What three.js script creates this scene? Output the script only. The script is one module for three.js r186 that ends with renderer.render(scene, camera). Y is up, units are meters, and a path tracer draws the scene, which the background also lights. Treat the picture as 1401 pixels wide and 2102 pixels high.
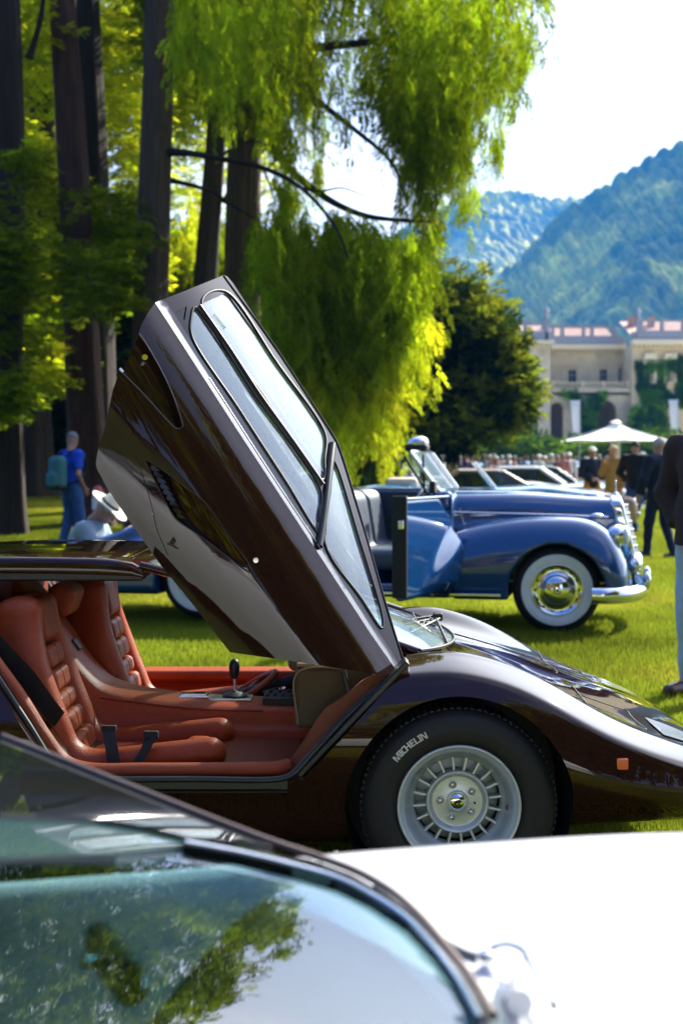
import * as THREE from 'three';
import { RoundedBoxGeometry } from 'three/addons/geometries/RoundedBoxGeometry.js';
import { mergeGeometries, mergeVertices } from 'three/addons/utils/BufferGeometryUtils.js';
import { FontLoader } from 'three/addons/loaders/FontLoader.js';
import { TextGeometry } from 'three/addons/geometries/TextGeometry.js';
import { Brush, Evaluator, SUBTRACTION } from 'three-bvh-csg';

// ---------------------------------------------------------------- camera, sky, sun, exposure
const FOC = 2920, CX = 700.5, CY = 1051, EYE = 1.402, PITCH = Math.atan(101 / FOC);
const scene = new THREE.Scene();
const camera = new THREE.PerspectiveCamera(2 * Math.atan(CY / FOC) * 180 / Math.PI, 682 / 1024, 0.05, 9000);
camera.position.set(0, EYE, 0);
camera.rotation.x = -PITCH;
camera.focus = 4.6;
camera.userData.fStop = 3.8;
scene.add(camera);

const renderer = new THREE.WebGLRenderer({ antialias: true });
renderer.setSize(682, 1024);
renderer.toneMapping = THREE.LinearToneMapping;
renderer.toneMappingExposure = 3.2;
renderer.shadowMap.enabled = true;

const SUN = new THREE.Vector3(0.527, 0.574, -0.628).normalize();
const sun = new THREE.DirectionalLight(new THREE.Color(1.0, 0.93, 0.80), 5);
sun.position.copy(SUN).multiplyScalar(120).add(new THREE.Vector3(0, 0, -15));
sun.target.position.set(0, 0, -15);
sun.castShadow = true;
sun.shadow.camera.left = sun.shadow.camera.bottom = -60; sun.shadow.camera.right = sun.shadow.camera.top = 60;
sun.shadow.camera.far = 300;
scene.add(sun, sun.target);

const smooth = (a, b, x) => { const t = Math.min(1, Math.max(0, (x - a) / (b - a))); return t * t * (3 - 2 * t); };
const lerp = (a, b, t) => a + (b - a) * t;
const clamp = (x, a, b) => Math.min(b, Math.max(a, x));
function rng(seed) { let s = seed >>> 0; return () => { s = (s + 0x6D2B79F5) | 0; let t = Math.imul(s ^ (s >>> 15), 1 | s); t = (t + Math.imul(t ^ (t >>> 7), 61 | t)) ^ t; return ((t ^ (t >>> 14)) >>> 0) / 4294967296; }; }
function hash3(x, y, z) { let h = Math.imul(x, 374761393) ^ Math.imul(y, 668265263) ^ Math.imul(z, 2147483647 - 1274126177); h = Math.imul(h ^ (h >>> 13), 1274126177); return ((h ^ (h >>> 16)) >>> 0) / 4294967296; }
function noise(x, y, z = 0) {
  const i = Math.floor(x), j = Math.floor(y), k = Math.floor(z); let u = x - i, v = y - j, w = z - k;
  u = u * u * (3 - 2 * u); v = v * v * (3 - 2 * v); w = w * w * (3 - 2 * w);
  const L = (a, b, t) => a + (b - a) * t;
  return L(L(L(hash3(i, j, k), hash3(i + 1, j, k), u), L(hash3(i, j + 1, k), hash3(i + 1, j + 1, k), u), v), L(L(hash3(i, j, k + 1), hash3(i + 1, j, k + 1), u), L(hash3(i, j + 1, k + 1), hash3(i + 1, j + 1, k + 1), u), v), w);
}
function fbm(x, y, z = 0, o = 4) { let s = 0, a = 0.5, n = 0; for (let q = 0; q < o; q++) { s += a * noise(x, y, z); n += a; a *= 0.5; x = x * 2.03 + 11.3; y = y * 2.01 + 5.7; z = z * 2.02 + 3.1; } return s / n; }

{ // a bright, hazy sky round the sun and a bluer one with drifting cloud away from it
  const W = 1024, H = 512, data = new Float32Array(W * H * 4);
  for (let r = 0; r < H; r++) for (let c = 0; c < W; c++) {
    const el = ((r + 0.5) / H - 0.5) * Math.PI, az = ((c + 0.5) / W - 0.5) * 2 * Math.PI;
    const x = Math.cos(el) * Math.cos(az), y = Math.sin(el), z = Math.cos(el) * Math.sin(az);
    const cosg = x * SUN.x + y * SUN.y + z * SUN.z, g = Math.acos(clamp(cosg, -1, 1));
    const up = Math.max(0, y), hz = Math.pow(1 - up, 3.0);
    let R = lerp(0.007, 0.09, hz), G = lerp(0.038, 0.15, hz), B = lerp(0.18, 0.28, hz);
    const glow = 1.5 * Math.exp(-Math.pow(g / 0.46, 2)) + 0.62 * Math.exp(-Math.pow(g / 0.95, 2));
    R += glow * 0.93; G += glow * 0.99; B += glow * 1.02;
    const px = x / (up + 0.18), pz = z / (up + 0.18);
    let cl = fbm(px * 0.95 + 3.1, pz * 0.95 + 7.7, 0.5, 6) * 0.72 + fbm(px * 3.1, pz * 3.1, 4.2, 4) * 0.28;
    cl = smooth(0.46 + 0.06 * smooth(0.8, 2.0, g), 0.62 + 0.06 * smooth(0.8, 2.0, g), cl) * smooth(0.0, 0.12, y + 0.02);
    const cb = 0.16 + 1.7 * Math.exp(-g / 0.6);
    R = lerp(R, R * 0.35 + cb, cl * 0.85); G = lerp(G, G * 0.35 + cb, cl * 0.85); B = lerp(B, B * 0.35 + cb * 1.02, cl * 0.85);
    const q = (r * W + c) * 4; data[q] = R; data[q + 1] = G; data[q + 2] = B; data[q + 3] = 1;
  }
  const sky = new THREE.DataTexture(data, W, H, THREE.RGBAFormat, THREE.FloatType);
  sky.mapping = THREE.EquirectangularReflectionMapping; sky.magFilter = sky.minFilter = THREE.LinearFilter; sky.wrapS = THREE.RepeatWrapping; sky.needsUpdate = true;
  scene.background = sky; scene.environment = sky;
}

// ---------------------------------------------------------------- helpers
const names = {};
function numbered(n) { const k = names[n] = (names[n] ?? -1) + 1; return k ? n + '_' + String(k).padStart(3, '0') : n; }
function tag(o, label, category, group, kind) { if (label) o.userData.label = label; if (category) o.userData.category = category; if (group) o.userData.group = group; if (kind) o.userData.kind = kind; return o; }
function thing(name, label, category, pos = [0, 0, 0], turn = 0, group) { const o = new THREE.Group(); o.name = numbered(name); o.position.set(...pos); o.rotation.y = turn; tag(o, label, category, group); scene.add(o); return o; }
function mesh(name, geo, mat, parent, label, kind) { const g = Array.isArray(geo) ? merge(geo) : geo; const m = new THREE.Mesh(g, mat); m.name = parent ? name : numbered(name); m.castShadow = m.receiveShadow = true; if (label) m.userData.label = label; if (kind) m.userData.kind = kind; (parent || scene).add(m); return m; }
function structure(name, geo, mat) { return tag(mesh(name, geo, mat), null, null, null, 'structure'); }
function merge(list) { return mergeGeometries(list.map(g => { const q = g.index ? g.toNonIndexed() : g; const o = new THREE.BufferGeometry(); o.setAttribute('position', q.attributes.position); if (!q.attributes.normal) q.computeVertexNormals(); o.setAttribute('normal', q.attributes.normal); o.setAttribute('uv', q.attributes.uv ?? new THREE.BufferAttribute(new Float32Array(q.attributes.position.count * 2), 2)); return o; })); }
const V = (x, y, z) => new THREE.Vector3(x, y, z);
const cp = Math.cos(PITCH), sp = Math.sin(PITCH);
function ray(px, py) { const x = (px - CX) / FOC, y = -(py - CY) / FOC; return [x, y * cp - sp, -y * sp - cp]; }
function at(px, py, d) { const r = ray(px, py), k = -d / r[2]; return V(r[0] * k, EYE + r[1] * k, -d); }   // where a point of the photograph lies at a distance
function box(x, y, z, w, h, d, r = 0) { const g = r ? new RoundedBoxGeometry(w, h, d, 3, r) : new THREE.BoxGeometry(w, h, d); g.translate(x, y, z); return g; }
function curve(pts, closed = false) { return new THREE.CatmullRomCurve3(pts.map(p => p.isVector3 ? p : V(...p)), closed, 'centripetal'); }
function tube(pts, r, n = 0, k = 8, closed = false) { return new THREE.TubeGeometry(curve(pts, closed), n || pts.length * 5, r, k, closed); }
function bar(a, b, r, r2 = r, k = 10) { const A = a.isVector3 ? a : V(...a), B = b.isVector3 ? b : V(...b), d = B.clone().sub(A), g = new THREE.CylinderGeometry(r2, r, d.length(), k); g.applyQuaternion(new THREE.Quaternion().setFromUnitVectors(V(0, 1, 0), d.clone().normalize())); g.translate((A.x + B.x) / 2, (A.y + B.y) / 2, (A.z + B.z) / 2); return g; }
function lathe(pts, n = 48) { return new THREE.LatheGeometry(pts.map(p => new THREE.Vector2(p[0], p[1])), n); }
// a grid of points as a smooth surface
function grid(rows, closeU = false) {
  const n = rows.length, m = rows[0].length, pos = [], uv = [], idx = [];
  rows.forEach((row, i) => row.forEach((p, j) => { pos.push(...(p.isVector3 ? [p.x, p.y, p.z] : p)); uv.push(j / (m - 1), i / (n - 1)); }));
  for (let i = 0; i < n - 1; i++) for (let j = 0; j < m - 1; j++) { const a = i * m + j, b = a + 1, c = a + m, d = c + 1; idx.push(a, c, b, b, c, d); }
  const g = new THREE.BufferGeometry(); g.setAttribute('position', new THREE.Float32BufferAttribute(pos, 3)); g.setAttribute('uv', new THREE.Float32BufferAttribute(uv, 2)); g.setIndex(idx);
  g.computeVertexNormals();
  return g;
}
// Catmull-Rom through rows and columns
function crow(P, n) { // resample a polyline
  const c = curve(P), out = []; for (let i = 0; i <= n; i++) out.push(c.getPoint(i / n)); return out;
}
function loft(sections, nu, nv) {
  const a = sections.map(s => crow(s, nv)), rows = [];
  const cs = []; for (let j = 0; j <= nv; j++) cs.push(new THREE.CatmullRomCurve3(a.map(r => r[j]), false, 'centripetal'));
  for (let i = 0; i <= nu; i++) rows.push(cs.map(c => c.getPoint(i / nu)));
  return grid(rows);
}
// piecewise cubic through a table [[x, a, b, ...], ...] (monotone in x, increasing)
function table(T) {
  const n = T.length, k = T[0].length - 1;
  const slope = T.map((r, i) => { const o = []; for (let q = 1; q <= k; q++) { const l = i ? (r[q] - T[i - 1][q]) / (r[0] - T[i - 1][0]) : null, h = i < n - 1 ? (T[i + 1][q] - r[q]) / (T[i + 1][0] - r[0]) : null; o.push(l === null ? h : h === null ? l : l * h <= 0 ? 0 : 2 * l * h / (l + h)); } return o; });
  return x => {
    if (x <= T[0][0]) return T[0].slice(1); if (x >= T[n - 1][0]) return T[n - 1].slice(1);
    let i = 0; while (x > T[i + 1][0]) i++;
    const h = T[i + 1][0] - T[i][0], t = (x - T[i][0]) / h, t2 = t * t, t3 = t2 * t;
    return slope[i].map((m, q) => (2 * t3 - 3 * t2 + 1) * T[i][q + 1] + (t3 - 2 * t2 + t) * h * m + (-2 * t3 + 3 * t2) * T[i + 1][q + 1] + (t3 - t2) * h * slope[i + 1][q]);
  };
}
// an outline (with holes) filled, refined to edges below L, and put in space by f(x, y, off); thickness t with closed rims
function sheet(outline, holes, f, t, L, eps = 0.5) {
  const dense = (poly) => { const o = []; poly.forEach((p, i) => { const q = poly[(i + 1) % poly.length], n = Math.max(1, Math.ceil(Math.hypot(q[0] - p[0], q[1] - p[1]) / L)); for (let k = 0; k < n; k++) o.push([lerp(p[0], q[0], k / n), lerp(p[1], q[1], k / n)]); }); return o; };
  const v2 = p => p.map(q => new THREE.Vector2(q[0], q[1]));
  let O = dense(outline), HH = holes.map(dense);
  let cont = v2(O); if (THREE.ShapeUtils.isClockWise(cont)) { cont.reverse(); O = O.slice().reverse(); }
  const hs = HH.map(h => { const a = v2(h); if (!THREE.ShapeUtils.isClockWise(a)) a.reverse(); return a; });
  const faces = THREE.ShapeUtils.triangulateShape(cont.slice(), hs.map(h => h.slice()));
  let P = [...cont, ...hs.flat()].map(p => [p.x, p.y]), T = faces.map(q => [...q]);
  for (let it = 0; it < 9; it++) { // split long edges, the same way from both sides
    const mid = new Map(); let any = false;
    const M = (a, b) => { const d = Math.hypot(P[a][0] - P[b][0], P[a][1] - P[b][1]); if (d <= L * 1.45) return -1; const k = a < b ? a + '_' + b : b + '_' + a; if (!mid.has(k)) { mid.set(k, P.length); P.push([(P[a][0] + P[b][0]) / 2, (P[a][1] + P[b][1]) / 2]); } any = true; return mid.get(k); };
    const N = [];
    for (const [a, b, c] of T) {
      const ab = M(a, b), bc = M(b, c), ca = M(c, a), n = (ab >= 0) + (bc >= 0) + (ca >= 0);
      if (n === 3) N.push([a, ab, ca], [ab, b, bc], [ca, bc, c], [ab, bc, ca]);
      else if (n === 0) N.push([a, b, c]);
      else { let r = [a, b, c], m = [ab, bc, ca]; // rotate to a canonical case
        if (n === 1) { while (m[0] < 0) { r.push(r.shift()); m.push(m.shift()); } N.push([r[0], m[0], r[2]], [m[0], r[1], r[2]]); }
        else { while (m[2] >= 0) { r.push(r.shift()); m.push(m.shift()); } N.push([r[1], m[1], m[0]], [r[0], m[0], m[1]], [r[0], m[1], r[2]]); } }
    }
    T = N; if (!any) break;
  }
  const norm = (x, y, off) => { const a = f(x + eps, y, off).sub(f(x - eps, y, off)), b = f(x, y + eps, off).sub(f(x, y - eps, off)); return a.cross(b).normalize(); };
  const build = (off, flip) => { const pos = [], nor = [], uv = [], idx = []; for (const p of P) { const q = f(p[0], p[1], off), n = norm(p[0], p[1], off); if (flip) n.negate(); pos.push(q.x, q.y, q.z); nor.push(n.x, n.y, n.z); uv.push(p[0] * 0.01, p[1] * 0.01); } for (const [a, b, c] of T) flip ? idx.push(a, c, b) : idx.push(a, b, c); const g = new THREE.BufferGeometry(); g.setAttribute('position', new THREE.Float32BufferAttribute(pos, 3)); g.setAttribute('normal', new THREE.Float32BufferAttribute(nor, 3)); g.setAttribute('uv', new THREE.Float32BufferAttribute(uv, 2)); g.setIndex(idx); return g; };
  // face the normals outwards: off grows inwards
  const p0 = P[0], o0 = f(p0[0], p0[1], 0), inw = f(p0[0], p0[1], 0.01).sub(o0), flip = norm(p0[0], p0[1], 0).dot(inw) > 0;
  const out = [build(0, flip)];
  if (t) {
    out.push(build(t, !flip));
    for (const loop of [cont, ...hs]) {
      const pos = [], m = loop.length; for (let i = 0; i < m; i++) { const p = loop[i], q = loop[(i + 1) % m], A = f(p.x, p.y, 0), B = f(q.x, q.y, 0), C = f(p.x, p.y, t), D = f(q.x, q.y, t); pos.push(...A.toArray(), ...C.toArray(), ...B.toArray(), ...B.toArray(), ...C.toArray(), ...D.toArray()); }
      const g = new THREE.BufferGeometry(); g.setAttribute('position', new THREE.Float32BufferAttribute(pos, 3)); g.computeVertexNormals(); out.push(g);
    }
  }
  return merge(out);
}
// naive surface nets over a distance function
function nets(fn, lo, hi, cell) {
  const N = [0, 1, 2].map(i => Math.ceil((hi[i] - lo[i]) / cell) + 1), [nx, ny, nz] = N, S = new Float32Array(nx * ny * nz);
  for (let k = 0, q = 0; k < nz; k++) for (let j = 0; j < ny; j++) for (let i = 0; i < nx; i++) S[q++] = fn(lo[0] + i * cell, lo[1] + j * cell, lo[2] + k * cell);
  const id = new Int32Array(nx * ny * nz).fill(-1), pos = [], idx = [], at3 = (i, j, k) => i + nx * (j + ny * k);
  const off = [[0, 0, 0], [1, 0, 0], [0, 1, 0], [1, 1, 0], [0, 0, 1], [1, 0, 1], [0, 1, 1], [1, 1, 1]], ed = [[0, 1], [2, 3], [4, 5], [6, 7], [0, 2], [1, 3], [4, 6], [5, 7], [0, 4], [1, 5], [2, 6], [3, 7]];
  for (let k = 0; k < nz - 1; k++) for (let j = 0; j < ny - 1; j++) for (let i = 0; i < nx - 1; i++) {
    let mask = 0; const v = []; for (let c = 0; c < 8; c++) { const s = S[at3(i + off[c][0], j + off[c][1], k + off[c][2])]; v.push(s); if (s < 0) mask |= 1 << c; }
    if (mask === 0 || mask === 255) continue;
    let x = 0, y = 0, z = 0, n = 0; for (const [a, b] of ed) { const sa = v[a], sb = v[b]; if ((sa < 0) === (sb < 0)) continue; const t = sa / (sa - sb); x += lerp(off[a][0], off[b][0], t); y += lerp(off[a][1], off[b][1], t); z += lerp(off[a][2], off[b][2], t); n++; }
    id[at3(i, j, k)] = pos.length / 3; pos.push(lo[0] + (i + x / n) * cell, lo[1] + (j + y / n) * cell, lo[2] + (k + z / n) * cell);
  }
  const quad = (a, b, c, d, f) => { if (a < 0 || b < 0 || c < 0 || d < 0) return; f ? idx.push(a, b, c, a, c, d) : idx.push(a, c, b, a, d, c); };
  for (let k = 1; k < nz - 1; k++) for (let j = 1; j < ny - 1; j++) for (let i = 1; i < nx - 1; i++) {
    const s = S[at3(i, j, k)] < 0;
    if (i < nx - 1 && s !== (S[at3(i + 1, j, k)] < 0)) quad(id[at3(i, j - 1, k - 1)], id[at3(i, j, k - 1)], id[at3(i, j, k)], id[at3(i, j - 1, k)], s);
    if (j < ny - 1 && s !== (S[at3(i, j + 1, k)] < 0)) quad(id[at3(i - 1, j, k - 1)], id[at3(i - 1, j, k)], id[at3(i, j, k)], id[at3(i, j, k - 1)], s);
    if (k < nz - 1 && s !== (S[at3(i, j, k + 1)] < 0)) quad(id[at3(i - 1, j - 1, k)], id[at3(i, j - 1, k)], id[at3(i, j, k)], id[at3(i - 1, j, k)], s);
  }
  const nor = [], e = cell * 0.6; for (let q = 0; q < pos.length; q += 3) { const [x, y, z] = [pos[q], pos[q + 1], pos[q + 2]]; const a = fn(x + e, y, z) - fn(x - e, y, z), b = fn(x, y + e, z) - fn(x, y - e, z), c = fn(x, y, z + e) - fn(x, y, z - e), l = Math.hypot(a, b, c) || 1; nor.push(a / l, b / l, c / l); }
  const g = new THREE.BufferGeometry(); g.setAttribute('position', new THREE.Float32BufferAttribute(pos, 3)); g.setAttribute('normal', new THREE.Float32BufferAttribute(nor, 3)); g.setAttribute('uv', new THREE.Float32BufferAttribute(new Float32Array(pos.length / 3 * 2).map((_, q) => pos[Math.floor(q / 2) * 3 + (q % 2)]), 2)); g.setIndex(idx);
  return g;
}
const smin = (a, b, k) => { const h = Math.max(k - Math.abs(a - b), 0) / k; return Math.min(a, b) - h * h * k * 0.25; };
const smax = (a, b, k) => -smin(-a, -b, k);
function sdBox(x, y, z, bx, by, bz, r) { const qx = Math.abs(x) - bx + r, qy = Math.abs(y) - by + r, qz = Math.abs(z) - bz + r; return Math.hypot(Math.max(qx, 0), Math.max(qy, 0), Math.max(qz, 0)) + Math.min(Math.max(qx, qy, qz), 0) - r; }
function sdCap(x, y, z, a, b, ra, rb) { const ax = b[0] - a[0], ay = b[1] - a[1], az = b[2] - a[2], px = x - a[0], py = y - a[1], pz = z - a[2]; const h = clamp((px * ax + py * ay + pz * az) / (ax * ax + ay * ay + az * az), 0, 1); return Math.hypot(px - ax * h, py - ay * h, pz - az * h) - lerp(ra, rb, h); }
function sdEll(x, y, z, a, b, c) { const k0 = Math.hypot(x / a, y / b, z / c), k1 = Math.hypot(x / (a * a), y / (b * b), z / (c * c)); return k1 < 1e-9 ? -Math.min(a, b, c) : k0 * (k0 - 1) / k1; }
const csg = new Evaluator(); csg.attributes = ['position', 'normal', 'uv'];
function cut(geo, ...tools) {
  let b = new Brush(geo); b.updateMatrixWorld();
  for (const t of tools) { const q = new Brush(t); q.updateMatrixWorld(); b = csg.evaluate(b, q, SUBTRACTION); }
  return b.geometry;
}
// procedural maps
function dataTex(n, fn, srgb) { const d = new Uint8Array(n * n * 4); for (let j = 0; j < n; j++) for (let i = 0; i < n; i++) { const c = fn(i / n, j / n), q = (j * n + i) * 4; if (typeof c === 'number') d[q] = d[q + 1] = d[q + 2] = clamp(c, 0, 1) * 255; else for (let k = 0; k < 3; k++) d[q + k] = clamp(c[k], 0, 1) * 255; d[q + 3] = 255; } const t = new THREE.DataTexture(d, n, n); t.wrapS = t.wrapT = THREE.RepeatWrapping; t.magFilter = THREE.LinearFilter; t.minFilter = THREE.LinearMipmapLinearFilter; t.generateMipmaps = true; if (srgb) t.colorSpace = THREE.SRGBColorSpace; t.needsUpdate = true; return t; }
function tileNoise(u, v, f, o = 4) { // noise that closes at the edges
  const a = u * f, b = v * f, x = smooth(0, 1, u), y = smooth(0, 1, v);
  return lerp(lerp(fbm(a, b, 1, o), fbm(a - f, b, 1, o), x), lerp(fbm(a, b - f, 1, o), fbm(a - f, b - f, 1, o), x), y);
}
const rgb = (r, g, b) => new THREE.Color().setRGB(r, g, b);
function std(c, rough = 0.6, metal = 0, more = {}) { return new THREE.MeshPhysicalMaterial({ color: rgb(...c), roughness: rough, metalness: metal, side: THREE.DoubleSide, ...more }); }
const grainTex = dataTex(256, (u, v) => tileNoise(u, v, 40, 3));
scene.fog = new THREE.FogExp2(rgb(0.05, 0.39, 1.0), 0.00018);
const hideTex = grainTex.clone(); hideTex.repeat.set(7, 7); hideTex.needsUpdate = true;
const hideMap = dataTex(256, (u, v) => { const k = .78 + .34 * (tileNoise(u, v, 5, 4) - .5) + .22 * (tileNoise(u, v, 26, 3) - .5) + .1; return [k, k * .97, k * .95]; }); hideMap.repeat.set(2.5, 2.5);
const M = {
  maroon: std([0.026, 0.0092, 0.0055], 0.03, 0, { clearcoat: 0.62, clearcoatRoughness: 0.01, ior: 1.33 }),
  blue: std([0.009, 0.064, 0.21], 0.05, 0, { clearcoat: 1, clearcoatRoughness: 0.02, ior: 1.7 }),
  white: std([0.68, 0.69, 0.70], 0.25, 0, { clearcoat: 1, clearcoatRoughness: 0.03 }),
  blackGloss: std([0.010, 0.013, 0.014], 0.04, 0, { clearcoat: 1, clearcoatRoughness: 0.02, ior: 1.7 }),
  black: std([0.008, 0.008, 0.009], 0.6), blackSatin: std([0.008, 0.009, 0.010], 0.4),
  rubber: std([0.007, 0.007, 0.008], 0.7, 0, { bumpMap: grainTex, bumpScale: 0.0004 }),
  leather: std([0.33, 0.057, 0.013], 0.44, 0, { specularIntensity: 0.6, map: hideMap, bumpMap: hideTex, bumpScale: 0.0012 }),
  leatherDark: std([0.16, 0.025, 0.008], 0.5, 0, { specularIntensity: 0.5, bumpMap: grainTex, bumpScale: 0.0005 }),
  carpet: std([0.20, 0.065, 0.033], 0.95, 0, { bumpMap: grainTex, bumpScale: 0.002 }),
  suede: std([0.20, 0.165, 0.10], 0.9),
  belt: std([0.008, 0.009, 0.011], 0.8),
  alloy: std([0.50, 0.56, 0.62], 0.34, 0.5), alloyDark: std([0.20, 0.23, 0.26], 0.4, 0.7),
  chrome: std([0.85, 0.86, 0.88], 0.06, 1), steel: std([0.55, 0.56, 0.58], 0.28, 1),
  glass: new THREE.MeshPhysicalMaterial({ color: rgb(0.70, 0.84, 0.86), roughness: 0.0, transmission: 1, metalness: 0.22, thickness: 0, ior: 2.3, side: THREE.DoubleSide }),
  screen: new THREE.MeshPhysicalMaterial({ color: rgb(0.20, 0.38, 0.40), roughness: 0.0, transmission: 1, thickness: 0, ior: 2.0, side: THREE.DoubleSide }),
  letter: std([0.55, 0.55, 0.53], 0.6), amber: std([0.75, 0.13, 0.015], 0.25, 0, { clearcoat: 1 }),
};
const font = await new FontLoader().loadAsync('fonts/droid/droid_sans_bold.typeface.json');
function text(s, size, depth = 0.001) { const g = new TextGeometry(s, { font, size, depth, curveSegments: 4 }); g.computeBoundingBox(); const b = g.boundingBox; g.translate(-(b.min.x + b.max.x) / 2, -(b.min.y + b.max.y) / 2, 0); return g; }
// ---------------------------------------------------------------- lawn
const groundY = (x, z) => { const d = -z, l = smooth(4, -6, x); return .75 * smooth(15, 42, d) * l; };
{
  const rows = []; for (let i = 0; i <= 120; i++) { const d = -40 + 1240 * Math.pow(i / 120, 2.2), r = []; for (let j = 0; j <= 80; j++) { const x = Math.sign(j - 40) * Math.pow(Math.abs(j - 40) / 40, 1.8) * 900; r.push(V(x, groundY(x, -d) + 0, -d)); } rows.push(r); }
  const g = grid(rows), p = g.attributes.position, uv = g.attributes.uv; for (let i = 0; i < p.count; i++) uv.setXY(i, p.getX(i), p.getZ(i)); g.computeVertexNormals();
  const t = dataTex(512, (u, v) => { const a = tileNoise(u, v, 7, 5), b = tileNoise(u + .37, v + .11, 70, 3), k = .25 + 1.1 * a + .5 * (b - .5); return [.26 * k + .06 * smooth(.5, .7, a) + .04 * b, .36 * k + .03 * smooth(.5, .7, a), .06 * k]; }, true); t.repeat.set(1 / 4.5, 1 / 4.5);
  structure('lawn', g, new THREE.MeshStandardMaterial({ map: t, roughness: 1, side: THREE.DoubleSide }));
}
// ---------------------------------------------------------------- mountains
const forest = (() => { const t = dataTex(512, (u, v) => { const a = tileNoise(u, v, 9, 4), b = tileNoise(u + .2, v + .6, 60, 3), k = .5 + .6 * a + .7 * (b - .5); return [.85 * k, .84 * k, .34 * k]; }, true); t.repeat.set(1 / 160, 1 / 160); return new THREE.MeshStandardMaterial({ map: t, vertexColors: true, roughness: 1, side: THREE.DoubleSide }); })();
function mountain(profile, d0, depth, seed, n = 400, m = 230, rough = 1) { // profile: [px, py] of the skyline at distance d0
  const X = profile.map(p => [(p[0] - CX) / FOC * d0, EYE + (950 - p[1]) / FOC * d0]), T = table(X), rows = [], x0 = X[0][0], x1 = X[X.length - 1][0];
  for (let i = 0; i <= m; i++) { const r = []; for (let j = 0; j <= n; j++) {
    const x = lerp(x0, x1, j / n), q = i / m, s = q < .75 ? q / .75 : 1 - (q - .75) / .25 * .9, H = T(x)[0];
    const z = -(d0 - depth * .75 + depth * q);
    const f = Math.pow(s, 1.15);
    const gul = (fbm(x / 170 + seed + z / 500, z / 420, 2, 3) - .5) * 230 + (fbm(x / 70, z / 70, seed, 2) - .5) * 24;
    let tree = 0; { const C = 13 * rough, ci = Math.floor(x / C), cj = Math.floor(z / C); for (let a = -1; a <= 1; a++) for (let b = -1; b <= 1; b++) { const hx = (ci + a + hash3(ci + a, cj + b, 1)) * C, hz2 = (cj + b + hash3(ci + a, cj + b, 2)) * C, r = C * (.45 + .4 * hash3(ci + a, cj + b, 3)), dd = ((x - hx) ** 2 + (z - hz2) ** 2) / (r * r); if (dd < 1) tree = Math.max(tree, r * 1.5 * Math.sqrt(1 - dd)); } }
    r.push(V(x + (fbm(z / 120, x / 200, seed + 9, 3) - .5) * 20, f * H + gul * Math.sin(Math.PI * s) * .75 * Math.min(1, H / 300) * (1 - smooth(.75, 1, s) * .8) + tree * smooth(0, .1, s) - 20 * (1 - s), z)); }
    rows.push(r); }
  const g = grid(rows), p = g.attributes.position, uv = g.attributes.uv; for (let i = 0; i < p.count; i++) uv.setXY(i, p.getX(i) + p.getY(i) * .4, p.getZ(i) + p.getY(i)); const vc = new Float32Array(p.count * 3); for (let i = 0; i < p.count; i++) { const k = smooth(.42, .60, fbm(p.getX(i) / 75 + seed, p.getZ(i) / 90, p.getY(i) / 60, 4)) * .75 + .5 * noise(p.getX(i) / 14, p.getZ(i) / 14, seed); vc.set([lerp(.16, 1.35, k), lerp(.24, 1.25, k), lerp(.34, .85, k)], i * 3); } g.setAttribute('color', new THREE.BufferAttribute(vc, 3)); return g;
}
structure('mountain', mountain([[700, 800], [820, 640], [900, 480], [960, 470], [1060, 470], [1180, 450], [1290, 372], [1401, 308], [1560, 235], [1760, 170], [2000, 260]].map((p, i) => i < 6 ? [p[0], [900, 800, 720, 660, 552, 440][i]] : p), 1700, 720, 4), forest);
structure('mountain_ridge', mountain([[300, 760], [600, 640], [760, 520], [860, 462], [915, 428], [1000, 404], [1080, 408], [1130, 420], [1200, 418], [1300, 470], [1500, 520], [1700, 620]], 2900, 1000, 11, 400, 190, 1.0), forest);

structure('forecourt', grid([[V(0, .03, -105), V(140, .03, -105)], [V(0, .03, -176), V(140, .03, -176)]]), std([.62, .58, .50], .95));
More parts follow.
